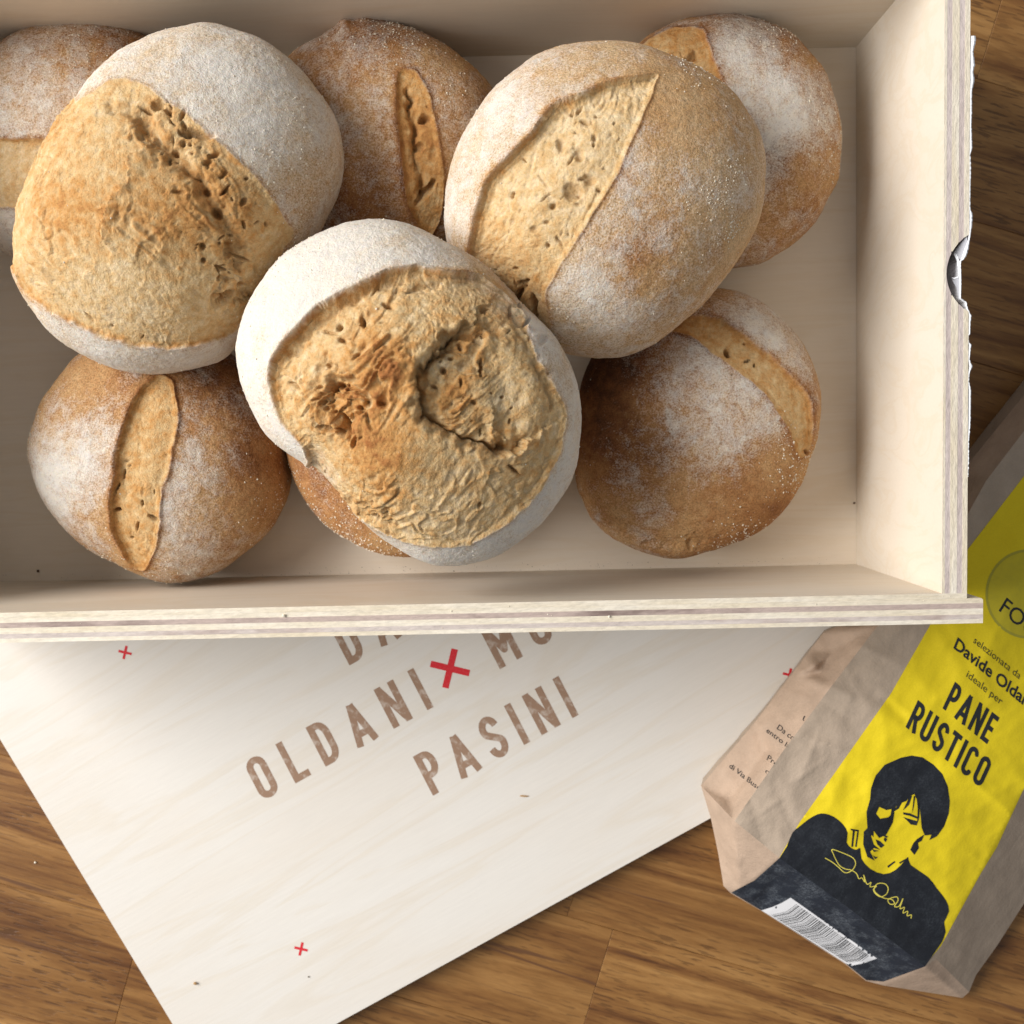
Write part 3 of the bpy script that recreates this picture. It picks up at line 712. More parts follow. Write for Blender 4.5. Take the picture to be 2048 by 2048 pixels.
# lettering
def caps(txt, t, gap, o0, base, up, m, dz, name='lettering'):
    L, W_ = word(txt, t, gap); ub_ = (base[0] / W_, base[1] / W_)
    for ps in L: bag_print(name, [place(p, o0, ub_, up) for p in ps], m, dz, 6)
caps('PANE', .155, .13, (1885, 1416.5), (89, 72), (25, -53), M_INK, .026)
caps('RUSTICO', .155, .135, (1811, 1454), (150, 122.5), (25, -54), M_INK, .026)
def font_text(txt, o0, base, up, m, dz, bold=0.0, name='lettering', clip=None):
    """lower-case lettering with the built-in font; base = vector over the whole word, up = cap height vector"""
    cu = bpy.data.curves.new('lettering', 'FONT'); cu.body = txt; cu.resolution_u = 3; cu.offset = bold; cu.fill_mode = 'FRONT'
    ob = bpy.data.objects.new('lettering', cu); me = ob.to_mesh()
    V = np.array([v.co[:2] for v in me.vertices]); Fq = [tuple(p.vertices) for p in me.polygons]
    ob.to_mesh_clear(); bpy.data.objects.remove(ob); bpy.data.curves.remove(cu)
    W_ = V[:, 0].max(); H = .73
    x = V[:, 0] / W_; y = V[:, 1] / H
    v2 = np.stack([o0[0] + x * base[0] + y * up[0], o0[1] + x * base[1] + y * up[1]], 1)
    tris = [[tuple(v2[i]) for i in f] for f in Fq]
    v3, f3 = flat(tris, 6, CRL)
    if clip is not None:
        ok = inside(v3[:, 0], v3[:, 1], clip); f3 = [f for f in f3 if all(ok[i] for i in f)]
    if f3: mesh_obj(name, on_bag(v3, dz), [f[::-1] for f in f3], m, bag)
font_text('Davide Oldani', (1905.5, 1294.5), (154, 126), (9, -22), M_INK, .026, .022)
font_text('selezionata da', (1945.5, 1284), (93, 75), (5.5, -13), M_GRY, .026, .002)
font_text('ideale per', (1931, 1352), (71, 58.5), (5.5, -13.5), M_GRY, .026, .002)
font_text('FOOD', (1995, 1219), (100, 84), (17, -28), M_INK, .034, .004)
for tx, o0, base, up in (('Un', (1603, 1439), (18, 14), (5, -9)), ('Da cor', (1552, 1456.5), (40, 30), (6, -9.5)), ('entro la', (1531, 1463), (46, 35), (5, -9)), ('Pro', (1532, 1518), (21, 16), (5, -10)), ("di", (1528.5, 1544), (11, 9), (5, -9)), ('di Via Busc', (1457, 1534), (60, 47), (4.5, -9.5))):
    font_text(tx, o0, base, up, M_INK, .03, 0.0, clip=reg['side_gusset'][0])
# barcode label
lab = C6([(640, 1565), (1115, 1900)]) + C7([(298, 940), (160, 990)]) + [(1702, 1931.5), (1690, 1926.5), (1523, 1820.5)] + C6([(500, 1622), (580, 1600)])
lab = [C6([(640, 1565)])[0], (1754, 1917), (1729, 1926), (1703, 1931.5), (1690, 1926), (1606, 1872), (1523, 1820.8), (1545, 1814), (1565, 1805)]
lo = bag_print('barcode_label', [lab], M_WLB, .028)
rb = random.Random(3); bars = []
A0, A1 = np.array((1590, 1806.)), np.array((1742, 1914.)); B0, B1 = np.array((1538, 1828.)), np.array((1700, 1928.5))
s_ = .02
while s_ < .97:
    wd = rb.choice([.004, .004, .007, .011]); 
    q = []
    for t2 in (s_, min(1, s_ + wd)):
        a_ = A0 + (A1 - A0) * t2; b_ = B0 + (B1 - B0) * t2; mid = (a_ + b_) / 2 + np.array((6, 4))
        q.append([tuple(a_), tuple(mid), tuple(b_)])
    bars.append(q[0] + q[1][::-1]); s_ += wd + rb.choice([.006, .008, .013])
bag_print('barcode', bars, M_INK, .042, 6)

# ------------------------------------------------------------------ bread rolls
def bread(name, label, outline, center, zeq, ht, hb, crumbs=(), lipdir=(0, 0), lip=.12, drop=.25, ridge=.05, rough=1.0, tear=.3, fiber=0., holes=(), bowls=(), steps=(), grooves=(),
          flour=.4, fblobs=(), toast=.4, tblobs=(), ctoast=.3, cblobs=(), rblobs=(), ragged=.35, cresty=.14, grains=(), ngr=350, n_top=300, n_bot=22, seed=0, tilt=(0, 0), ptop=1.0, blend=(), bulge=()):
    outline = smooth_poly(outline, 3)
    C = unp(*center, zeq)
    OP = unp([p[0] for p in outline], [p[1] for p in outline], zeq)[:, :2] - C[:2]
    ang = np.unwrap(np.arctan2(OP[:, 1], OP[:, 0])); rad = np.hypot(OP[:, 0], OP[:, 1])
    if ang[-1] < ang[0]: ang = ang[::-1]; rad = rad[::-1]
    NB = 480; tb = np.linspace(0, 2 * np.pi, NB, endpoint=False)
    Rr = np.interp(tb, np.concatenate([ang - 2 * np.pi, ang, ang + 2 * np.pi, ang + 4 * np.pi]), np.tile(rad, 4))
    k = np.hanning(9); k /= k.sum(); Rr = np.convolve(np.concatenate([Rr[-4:], Rr, Rr[:4]]), k, 'valid')
    # even grid over the dome (square wrapped onto a disc), then rings under the widest line
    m_ = n_top; g_ = np.linspace(-1, 1, m_); U, Vv = np.meshgrid(g_, g_); U = U.ravel() + 1e-9; Vv = Vv.ravel() + 2e-9
    big = np.abs(U) > np.abs(Vv)
    r0_ = np.where(big, U, Vv); t0_ = np.where(big, np.pi / 4 * Vv / U, np.pi / 2 - np.pi / 4 * U / Vv)
    dx_, dy_ = r0_ * np.cos(t0_), r0_ * np.sin(t0_)
    ph = np.clip(np.hypot(dx_, dy_), 0, 1) * np.pi / 2; th = np.arctan2(dy_, dx_) % (2 * np.pi)
    gi = np.arange(m_ * m_).reshape(m_, m_)
    Fq = np.stack([gi[:-1, :-1], gi[:-1, 1:], gi[1:, 1:], gi[1:, :-1]], -1).reshape(-1, 4)
    loop = np.concatenate([gi[0, :-1], gi[:-1, -1], gi[-1, :0:-1], gi[:0:-1, 0]]); nl_ = len(loop)
    prev = loop; base_n = m_ * m_
    for k_ in range(n_bot):
        ph = np.concatenate([ph, np.full(nl_, np.pi / 2 + (k_ + 1) / n_bot * (np.pi / 2 - .04))]); th = np.concatenate([th, th[loop]])
        cur = np.arange(base_n, base_n + nl_); base_n += nl_
        Fq = np.concatenate([Fq, np.stack([prev, cur, np.roll(cur, -1), np.roll(prev, -1)], -1)]); prev = cur
    rho = np.sin(ph) ** .94; ti = th / (2 * np.pi) * NB; i0 = np.floor(ti).astype(int) % NB; fr_ = ti - np.floor(ti)
    # the outline is corrected so that the dome, which swells above its widest line, has the traced silhouette
    Rt = Rr.copy()
    for it in range(3):
        mean = Rr.mean(); Rv = Rr[i0] * (1 - fr_) + Rr[(i0 + 1) % NB] * fr_
        RR = mean + (Rv - mean) * np.clip(rho, 0, 1) ** 1.2
        X = rho * RR * np.cos(th); Y = rho * RR * np.sin(th)
        Z = np.where(ph <= np.pi / 2 + 1e-6, ht * np.abs(np.cos(ph)) ** (.95 * ptop), -hb * np.abs(np.cos(ph)) ** .62) + tilt[0] * X + tilt[1] * Y
        P = np.stack([X, Y, Z], -1) + C
        if it == 2: break
        qx, qy = proj(P); W = unp(qx, qy, zeq)[:, :2] - C[:2]
        aa = (np.arctan2(W[:, 1], W[:, 0]) / (2 * np.pi) * NB).astype(int) % NB; rr2 = np.hypot(W[:, 0], W[:, 1])
        mx = np.zeros(NB); np.maximum.at(mx, aa, rr2)
        mx = np.where(mx < .5 * Rt, Rt, mx); ratio = Rt / mx
        kk = np.hanning(15); kk /= kk.sum(); ratio = np.convolve(np.concatenate([ratio[-7:], ratio, ratio[:7]]), kk, 'valid')
        Rr = Rr * ratio
    fn = np.cross(P[Fq[:, 2]] - P[Fq[:, 0]], P[Fq[:, 3]] - P[Fq[:, 1]]); nrm = np.zeros_like(P)
    for k_ in range(4): np.add.at(nrm, Fq[:, k_], fn)
    nrm /= np.linalg.norm(nrm, axis=1)[:, None] + 1e-12
    px, py = proj(P); up = ph < np.pi * .56
    q = P - C + seed * 13.7
    disp = .085 * fbm(q * .33, 2) + .022 * fbm(q * 1.3, 2) + .009 * perlin(q * 5.5) * 1.4 + .006 * perlin(q * 11)
    pxw = px + 9 * perlin(q * .9 + 3) + 4 * perlin(q * 3.1); pyw = py + 9 * perlin(q * .9 + 40) + 4 * perlin(q * 3.1 + 21)
    crest = edge_dark = np.zeros(len(P)); crumb = np.zeros(len(P)); pit = np.zeros(len(P)); sd_all = np.full(len(P), -1e3)
    ld = np.array(lipdir, float)
    for poly in crumbs:
        poly = smooth_poly(poly, 3); w_ = 1.0
        sx = px + 3 * perlin(q * 1.2 + 7) + ragged * (6 * perlin(q * 1.9 + 1) + 3 * perlin(q * 4) + .8 * perlin(q * 8)); sy = py + 3 * perlin(q * 1.2 + 77) + ragged * (6 * perlin(q * 1.9 + 44) + 3 * perlin(q * 4 + 2) + .8 * perlin(q * 8 + 5))
        sd, wl = soft_sdist(sx, sy, poly, ld); sd = np.where(up, sd, -1e3); sd_all = np.maximum(sd_all, sd)
        wl = np.where(up, wl, 0); edge_dark = np.maximum(edge_dark, (.25 + .75 * wl) * np.exp(-np.maximum(sd, 0) / 3.5) * (sd > -3))  # crumb colour darkened along its edge, most on the lip side
        disp = disp + lip * wl * np.exp(np.minimum(sd, 0) / 30) * (sd < 0) + (lip * wl * np.exp(-np.maximum(sd, 0) / 2.0) * (sd >= 0))
        disp = disp - drop * wl * sst(0, 3.5, sd) * (1 - .95 * sst(20, 120, sd)) - .35 * drop * sst(0, 7, sd) * (1 - .6 * sst(20, 120, sd))
        disp = disp + ridge * (1 - wl) * np.exp(-(sd / 3.2) ** 2)
    wig = 10 * perlin(q * 2.2 + 9)
    crumb = sst(-1.2, 2.2, sd_all)
    for (bx, by, br) in blend:                    # places where crust and crumb run into each other
        f_ = np.exp(-((px - bx) ** 2 + (py - by) ** 2) / br ** 2)
        crumb = crumb * (1 - f_) + f_ * sst(-55, 45, sd_all + wig * 2)
    ins = (crumb > .02) & up
    if ins.any():
        qi = q[ins]; ca, sa = math.cos(fiber), math.sin(fiber)
        a_ = qi[:, 0] * ca + qi[:, 1] * sa; b_ = -qi[:, 0] * sa + qi[:, 1] * ca
        wq = perlin(qi * .6)
        an = np.stack([a_ * .45 + wq * .5, b_ * 1.5 + wq * .9, qi[:, 2] * 1.0], 1)
        msk = sst(-.2, .4, perlin(qi * .45 + 60)) * .8 + .2
        sw = fbm(np.stack([a_ * .35 + wq, b_ * .8 + wq * .6, qi[:, 2] * .8], 1) + 31, 3) * 3.4; saw = sw - np.floor(sw)
        saw = np.where(saw < .9, saw / .9, (1 - saw) / .1)
        fine = np.stack([a_ * 1.6 + wq * 2, b_ * 6.0 + wq * 3, qi[:, 2] * 4], 1)
        d = .028 * ridged(an * .8, 2) + .15 * tear * msk * (saw - .5) + .020 * (.3 + msk) * ridged(an * 2.1 + 4, 2) + .030 * (.4 + msk) * ridged(fine, 2) + .026 * fbm(qi * 4.5, 2) + .024 * perlin(qi * 12)
        p1 = pits(an * np.array([2.2, 1.5, 2]) + 3, .5, .12, .46); p2 = pits(qi * 4.2, .6, .15, .5)
        rg_ = np.full(len(qi), float(rough))
        for x_, y_, r, am in rblobs: rg_ += am * np.exp(-((px[ins] - x_) ** 2 + (py[ins] - y_) ** 2) / r ** 2)
        d = d * rg_ - (.17 * p1 * (.35 + .65 * msk) + .08 * p2) * np.clip(rg_, .3, 1.2)
        disp[ins] += d * crumb[ins]; crest = np.zeros(len(P)); crest[ins] = np.clip((d - np.median(d)) / .09, -1.2, 1.6)
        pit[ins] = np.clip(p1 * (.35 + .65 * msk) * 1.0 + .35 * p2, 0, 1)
    jx, jy = px + wig * .35, py + 10 * perlin(q * 2.2 + 33) * .35
    nh = perlin(q * 5.5 + 12); nh2 = perlin(q * 2.6 + 51)
    for k_, (hx, hy, r, dep) in enumerate(holes):
        an_ = k_ * 2.4 + hx; st = .7 + .25 * math.sin(k_ * 7.1 + hy)
        ux = (jx - hx) * math.cos(an_) + (jy - hy) * math.sin(an_); uy = -(jx - hx) * math.sin(an_) + (jy - hy) * math.cos(an_)
        dd = np.hypot(ux * st, uy / st) / r * 1.0 + .16 * nh + .16 * nh2
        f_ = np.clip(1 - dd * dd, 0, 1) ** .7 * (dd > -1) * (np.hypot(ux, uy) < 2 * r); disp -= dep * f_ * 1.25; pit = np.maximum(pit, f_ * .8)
    for poly, dep, ew in bowls:
        s2 = sdist(jx + wig * .6, jy + wig * .5, poly); disp -= dep * sst(0, ew, s2)
    kx, ky = jx + 12 * perlin(q * 2.5 + 61) + 3.5 * perlin(q * 6 + 6), jy + 12 * perlin(q * 2.5 + 83) + 3.5 * perlin(q * 6 + 36)
    for pl, amp, wd in [(open_smooth(p_, 3), a_, w_) for p_, a_, w_ in steps]:                      # amp>0 raises the side to the left of travel (in pixels, y down)
        d_, sg = seg_dist(kx, ky, pl); disp += amp * np.where(sg > 0, np.exp(-d_ / wd), -0.0) * sst(0, 2.5, d_ + 1.5)
    for pl, dep, wd in grooves:
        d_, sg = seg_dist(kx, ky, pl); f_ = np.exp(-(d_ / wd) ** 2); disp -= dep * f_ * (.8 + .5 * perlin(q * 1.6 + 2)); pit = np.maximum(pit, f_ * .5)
    for bx, by, br, am in bulge: disp += am * np.exp(-((px - bx) ** 2 + (py - by) ** 2) / br ** 2)
    disp = np.where(up, disp, disp * .5)
    V = P + nrm * disp[:, None]
    fl = np.full(len(P), float(flour)); to = np.full(len(P), float(toast))
    for x_, y_, r, am in fblobs: fl += am * np.exp(-((pxw - x_) ** 2 + (pyw - y_) ** 2) / r ** 2)
    for x_, y_, r, am in tblobs: to += am * np.exp(-((pxw - x_) ** 2 + (pyw - y_) ** 2) / r ** 2)
    ctt = np.full(len(P), float(ctoast))
    for x_, y_, r, am in cblobs: ctt += am * np.exp(-((pxw - x_) ** 2 + (pyw - y_) ** 2) / r ** 2)
    ctt += .50 * edge_dark + cresty * crest
    rim = np.exp(-(np.minimum(sd_all, 0) / 7) ** 2) * (sd_all <= 0)         # the cut edge of the crust is baked darker
    if name != 'x': to = to + .25 * rim; fl = fl - .22 * rim
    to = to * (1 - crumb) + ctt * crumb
    nV = len(V); V = np.concatenate([V, [V[prev].mean(0)]]); Fl = Fq.tolist() + [(nV, int(prev[(i + 1) % nl_]), int(prev[i])) for i in range(nl_)]
    ex_ = lambda A: np.concatenate([A, [A[prev].mean()]])
    loc = np.array([C[0], C[1], zeq - hb])
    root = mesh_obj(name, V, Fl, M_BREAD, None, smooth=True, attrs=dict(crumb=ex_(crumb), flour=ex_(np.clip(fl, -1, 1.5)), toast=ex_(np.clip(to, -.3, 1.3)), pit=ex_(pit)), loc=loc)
    root['label'] = label; root['category'] = 'bread roll'; root['group'] = 'round rustic bread rolls piled in the tray'
    # loose grains of semolina on the crust
    wgt = np.full(len(P), .15)
    for x_, y_, r, am in grains: wgt += am * np.exp(-((px - x_) ** 2 + (py - y_) ** 2) / r ** 2)
    wgt = wgt * up * (1 - crumb * .8) * np.sin(ph).clip(0)
    rg = np.random.default_rng(100 + seed)
    pick = rg.choice(len(P), ngr, p=wgt / wgt.sum())
    base = V[pick] + nrm[pick] * .008; n = len(pick)
    oc = np.array([(1, 0, 0), (-1, 0, 0), (0, 1, 0), (0, -1, 0), (0, 0, 1), (0, 0, -1)], float)
    r_ = (.014 + .032 * rg.uniform(0, 1, n) ** 2.5)[:, None, None] * rg.uniform(.6, 1.3, (n, 6, 1))
    GV = (base[:, None, :] + oc[None] * r_ + rg.normal(0, .003, (n, 6, 3))).reshape(-1, 3)
    tri = np.array([(0, 2, 4), (2, 1, 4), (1, 3, 4), (3, 0, 4), (2, 0, 5), (1, 2, 5), (3, 1, 5), (0, 3, 5)])
    GF = (tri[None] + 6 * np.arange(n)[:, None, None]).reshape(-1, 3)
    g = mesh_obj('flour_grains', GV - loc, GF, M_FLOUR, None, kind='stuff'); g.parent = root
    return root
def pores(seed, n, zones, rmin=3, rmax=9, dmin=.08, dmax=.22):
    """many small open bubbles scattered in the given round zones"""
    rg = random.Random(seed); out = []
    for k in range(n):
        x_, y_, r = rg.choice(zones); a = rg.uniform(0, 6.28); q = r * rg.uniform(0, 1) ** .6; t = rg.uniform(0, 1) ** 2
        out.append((x_ + q * math.cos(a), y_ + q * math.sin(a), rmin + (rmax - rmin) * t, dmin + (dmax - dmin) * t))
    return out
def circle(cx, cy, r, wob=.02, n=16, s=0):
    rg = random.Random(s)
    return [(cx + r * (1 + rg.uniform(-wob, wob)) * math.cos(2 * math.pi * k / n), cy + r * (1 + rg.uniform(-wob, wob)) * math.sin(2 * math.pi * k / n)) for k in range(n)]
K1 = lambda pts: cr(0, 0, 2.76, pts); K2 = lambda pts: cr(450, 400, 2.576, pts); K3 = lambda pts: cr(550, 0, 3.22, pts)
K4 = lambda pts: cr(850, 50, 2.76, pts); K5 = lambda pts: cr(1150, 0, 3.22, pts); K6 = lambda pts: cr(0, 660, 3.01875, pts); K7 = lambda pts: cr(1100, 550, 3.22, pts)
def KH(f, sc, hs): return [(*f([(x, y)])[0], r / sc, d) for x, y, r, d in hs]

ZB = ZF + 2.5
# A: back left, cut by the picture edge
bread('bread_roll', 'dusty tan roll at the back left, cut off by the picture edge',
      [(-96, 300), (-80, 200), (-45, 125), (0, 84), (36, 61), (72, 47), (127, 38), (181, 36), (217, 40), (254, 51), (290, 69), (330, 100), (370, 160), (392, 230), (395, 300), (375, 390), (330, 460), (260, 510), (180, 530), (90, 528), (20, 512), (-40, 470), (-80, 400)],
      (150, 285), ZB, 3.0, 2.5, crumbs=[K1([(-250, 790), (0, 762), (240, 768), (420, 790), (560, 840), (560, 1000), (420, 1090), (240, 1130), (0, 1145), (-250, 1120)])], lipdir=(0, -1), lip=.05, drop=.14, rough=.35,
      flour=.42, fblobs=[(60, 220, 110, .25), (20, 470, 90, .5)], toast=.42, tblobs=[(250, 90, 90, .3), (40, 100, 60, .1)], ctoast=.25, grains=[(160, 110, 60, 5), (140, 150, 30, 5)], ngr=420, seed=1, n_top=250)
# C: back middle
bread('bread_roll', 'brown roll with one narrow upright slit at the back centre of the tray',
      [(988, 183), (969, 155), (935, 124), (892, 90), (845, 65), (792, 45), (750, 35), (720, 33), (690, 34), (676, 46), (643, 71), (606, 90), (581, 109), (550, 150), (530, 205), (522, 270), (532, 340), (560, 410), (610, 470), (680, 512), (760, 532), (840, 525), (910, 495), (965, 440), (1000, 370), (1013, 290), (1005, 230)],
      (775, 285), ZB, 3.1, 2.5, crumbs=[K3([(830, 445), (880, 452), (930, 490), (975, 560), (1005, 650), (1035, 780), (1060, 930), (1080, 1080), (1085, 1200), (1075, 1340), (1045, 1440), (1005, 1510), (960, 1500), (920, 1450), (870, 1370), (840, 1250), (820, 1100), (800, 950), (790, 800), (780, 650), (785, 540), (800, 470)])],
      lipdir=(-.9, 0), lip=.04, drop=.12, ridge=.05, rough=.4, fiber=1.4, grooves=[(K3([(860, 580), (885, 700), (890, 850), (905, 1000), (930, 1150), (950, 1250)]), .42, 7)],
      holes=KH(K3, 3.22, [(960, 770, 42, .35), (970, 1245, 55, .4), (930, 950, 35, .25), (1020, 1190, 12, .1), (980, 685, 8, .08)]),
      flour=.28, fblobs=[(700, 240, 120, .12), (860, 150, 80, .1)], toast=.44, tblobs=[(620, 130, 70, .15), (700, 430, 120, .3), (740, 40, 80, .25)], ctoast=.46, cblobs=[(840, 270, 70, .2)],
      grains=[(790, 85, 60, 6), (890, 190, 40, 6), (690, 120, 90, 2)], ngr=520, seed=2, n_top=280, bulge=[(688, 40, 14, .12), (730, 36, 20, .08)])
# E: back right
bread('bread_roll', 'grey floured roll with orange crack in the back right corner of the tray',
      [(1240, 130), (1277, 87), (1311, 62), (1361, 40), (1408, 29.5), (1445, 25), (1492, 29.5), (1538, 45), (1585, 68), (1622, 106), (1650, 143), (1669, 193), (1681, 236), (1684, 280), (1681, 326), (1675, 363), (1656, 398), (1634, 441), (1600, 478), (1560, 506), (1523, 526), (1476, 536), (1420, 538), (1350, 515), (1280, 465), (1230, 390), (1205, 300), (1212, 200)],
      (1447, 285), ZB, 3.1, 2.5, crumbs=[K5([(430, 300), (560, 215), (680, 185), (820, 190), (870, 300), (905, 420), (935, 520), (960, 640), (900, 760), (760, 800), (500, 700), (380, 450)])], lipdir=(1, 0), lip=.05, drop=.1, ridge=.05, rough=.35, fiber=.3,
      holes=KH(K5, 3.22, [(745, 375, 40, .2), (780, 368, 25, .15)]), steps=[(K5([(640, 350), (740, 335), (830, 325)]), .08, 12)],
      flour=.36, fblobs=[(1490, 90, 60, .4), (1570, 210, 75, .5), (1545, 270, 60, .3), (1480, 160, 60, .3), (1530, 340, 50, .2), (1620, 440, 120, -.2)], toast=.42, tblobs=[(1500, 40, 90, .35), (1640, 200, 60, .15), (1550, 310, 60, .3), (1660, 420, 80, .05), (1570, 130, 50, .2)],
      ctoast=.42, cblobs=[(1390, 70, 60, .1)], grains=[(1670, 220, 50, 5), (1600, 240, 60, 3), (1560, 45, 60, 5), (1680, 300, 60, 4)], ngr=620, seed=3, n_top=290)
# G: mostly hidden
bread('bread_roll', 'golden roll almost hidden beneath the large torn roll in the middle', circle(815, 876, 240, .02, 18, 4), (815, 876), ZB, 3.0, 2.5, flour=.02, toast=.46, tblobs=[(600, 950, 80, .15)], grains=[(700, 1060, 120, 4)], ngr=700, seed=4, n_top=220)
# F: front left
bread('bread_roll', 'brown roll with a long straight slit in the front left of the tray',
      [(55, 892), (66, 845), (83, 799), (106, 766), (136, 726), (162, 703), (215, 672), (300, 658), (390, 668), (470, 712), (530, 780), (572, 860), (583, 918), (580, 975), (563, 1021), (537, 1064), (490, 1104), (444, 1137), (397, 1157), (358, 1165), (315, 1162), (265, 1144), (232, 1127), (185, 1104), (142, 1071), (109, 1034), (79, 991), (63, 948)],
      (318, 915), ZB + .1, 3.3, 2.6, crumbs=[K6([(905, 300), (960, 275), (1040, 305), (1065, 400), (1070, 520), (1055, 680), (1020, 850), (985, 950), (970, 1060), (965, 1200), (930, 1340), (890, 1430), (840, 1445), (780, 1400), (720, 1310), (680, 1200), (665, 1100), (670, 980), (690, 830), (710, 680), (760, 540), (820, 400)])],
      lipdir=(-1, -.1), lip=.09, drop=.14, ridge=.06, rough=.42, fiber=1.3,
      holes=KH(K6, 3.01875, [(735, 870, 17, .3), (700, 960, 15, .3), (697, 1095, 17, .3), (855, 1045, 12, .2), (930, 1140, 24, .15), (790, 1265, 11, .2), (825, 1190, 17, .12), (755, 790, 12, .12), (770, 820, 9, .12), (935, 975, 9, .12)]),
      steps=[(K6([(790, 1000), (850, 965), (890, 930), (990, 915)]), .05, 9), (K6([(870, 1350), (885, 1250), (940, 1190)]), .05, 8)],
      flour=.34, fblobs=[(110, 930, 80, .45), (190, 880, 60, .25), (395, 960, 80, .38), (340, 1090, 60, .35), (90, 1010, 70, .3), (540, 950, 110, -.5), (170, 740, 90, -.35), (250, 690, 80, -.2)], toast=.40,
      tblobs=[(430, 730, 110, .45), (540, 930, 90, .2), (150, 730, 70, -.1), (480, 1120, 100, -.05)], ctoast=.43, grains=[(560, 1020, 60, 4), (70, 900, 60, 4), (260, 1130, 90, 3)], ngr=520, seed=5, n_top=310)
# I: front right
bread('bread_roll', 'dark brown roll with grey flour and a diagonal slit, front right',
      [(1410, 577), (1451, 579), (1491, 587), (1535, 612), (1575, 649), (1606, 690), (1628, 742), (1639, 789), (1640, 829), (1634, 876), (1619, 916), (1606, 960), (1578, 1010), (1535, 1053), (1488, 1078), (1426, 1103), (1364, 1119), (1317, 1115), (1274, 1100), (1224, 1075), (1184, 1041), (1162, 1000), (1150, 954), (1148, 880), (1156, 800), (1180, 725), (1225, 655), (1290, 605), (1350, 582)],
      (1396, 850), ZB, 3.1, 2.5, crumbs=[K7([(700, 330), (800, 270), (900, 262), (1000, 265), (1100, 280), (1200, 340), (1300, 420), (1420, 510), (1500, 600), (1600, 700), (1670, 810), (1690, 930), (1680, 1060), (1640, 1160), (1600, 1160), (1550, 1050), (1500, 940), (1420, 820), (1350, 740), (1260, 660), (1160, 590), (1060, 520), (960, 430), (850, 380), (740, 360)])],
      lipdir=(.75, -.65), lip=.07, drop=.13, ridge=.05, rough=.5, fiber=-.7, holes=KH(K7, 3.22, [(1145, 503, 30, .4), (1275, 550, 13, .25), (1325, 578, 12, .25), (1258, 433, 10, .2), (1650, 1140, 12, .2), (1180, 645, 6, .1), (640, 1730, 30, .12), (900, 1740, 30, .15)]),
      flour=.30, fblobs=[(1440, 740, 75, .42), (1560, 690, 60, .55), (1500, 620, 60, .35), (1440, 890, 75, .45), (1530, 840, 60, .35), (1340, 800, 60, .18), (1330, 680, 60, .1), (1520, 1020, 130, -.55), (1200, 900, 90, -.3), (1200, 760, 90, -.35), (1620, 940, 60, -.4)],
      steps=[(K7([(200, 1420), (330, 1480), (460, 1570), (600, 1650), (720, 1690), (850, 1690), (1000, 1670), (1080, 1690)]), -.09, 16)], grooves=[(K7([(560, 1650), (720, 1730), (880, 1730), (1000, 1720)]), .14, 7), (K7([(330, 1560), (480, 1640)]), .12, 7)],
      toast=.47, tblobs=[(1210, 720, 110, .5), (1180, 860, 80, .25), (1500, 1010, 90, .08), (1290, 1040, 90, -.1), (1620, 880, 60, -.1), (1300, 940, 80, .1)], ctoast=.38, cblobs=[(1350, 650, 70, .25)], grains=[(1580, 890, 45, 14), (1570, 950, 35, 10), (1480, 1080, 60, 6), (1400, 970, 60, 1)], ngr=620, seed=6, n_top=300)
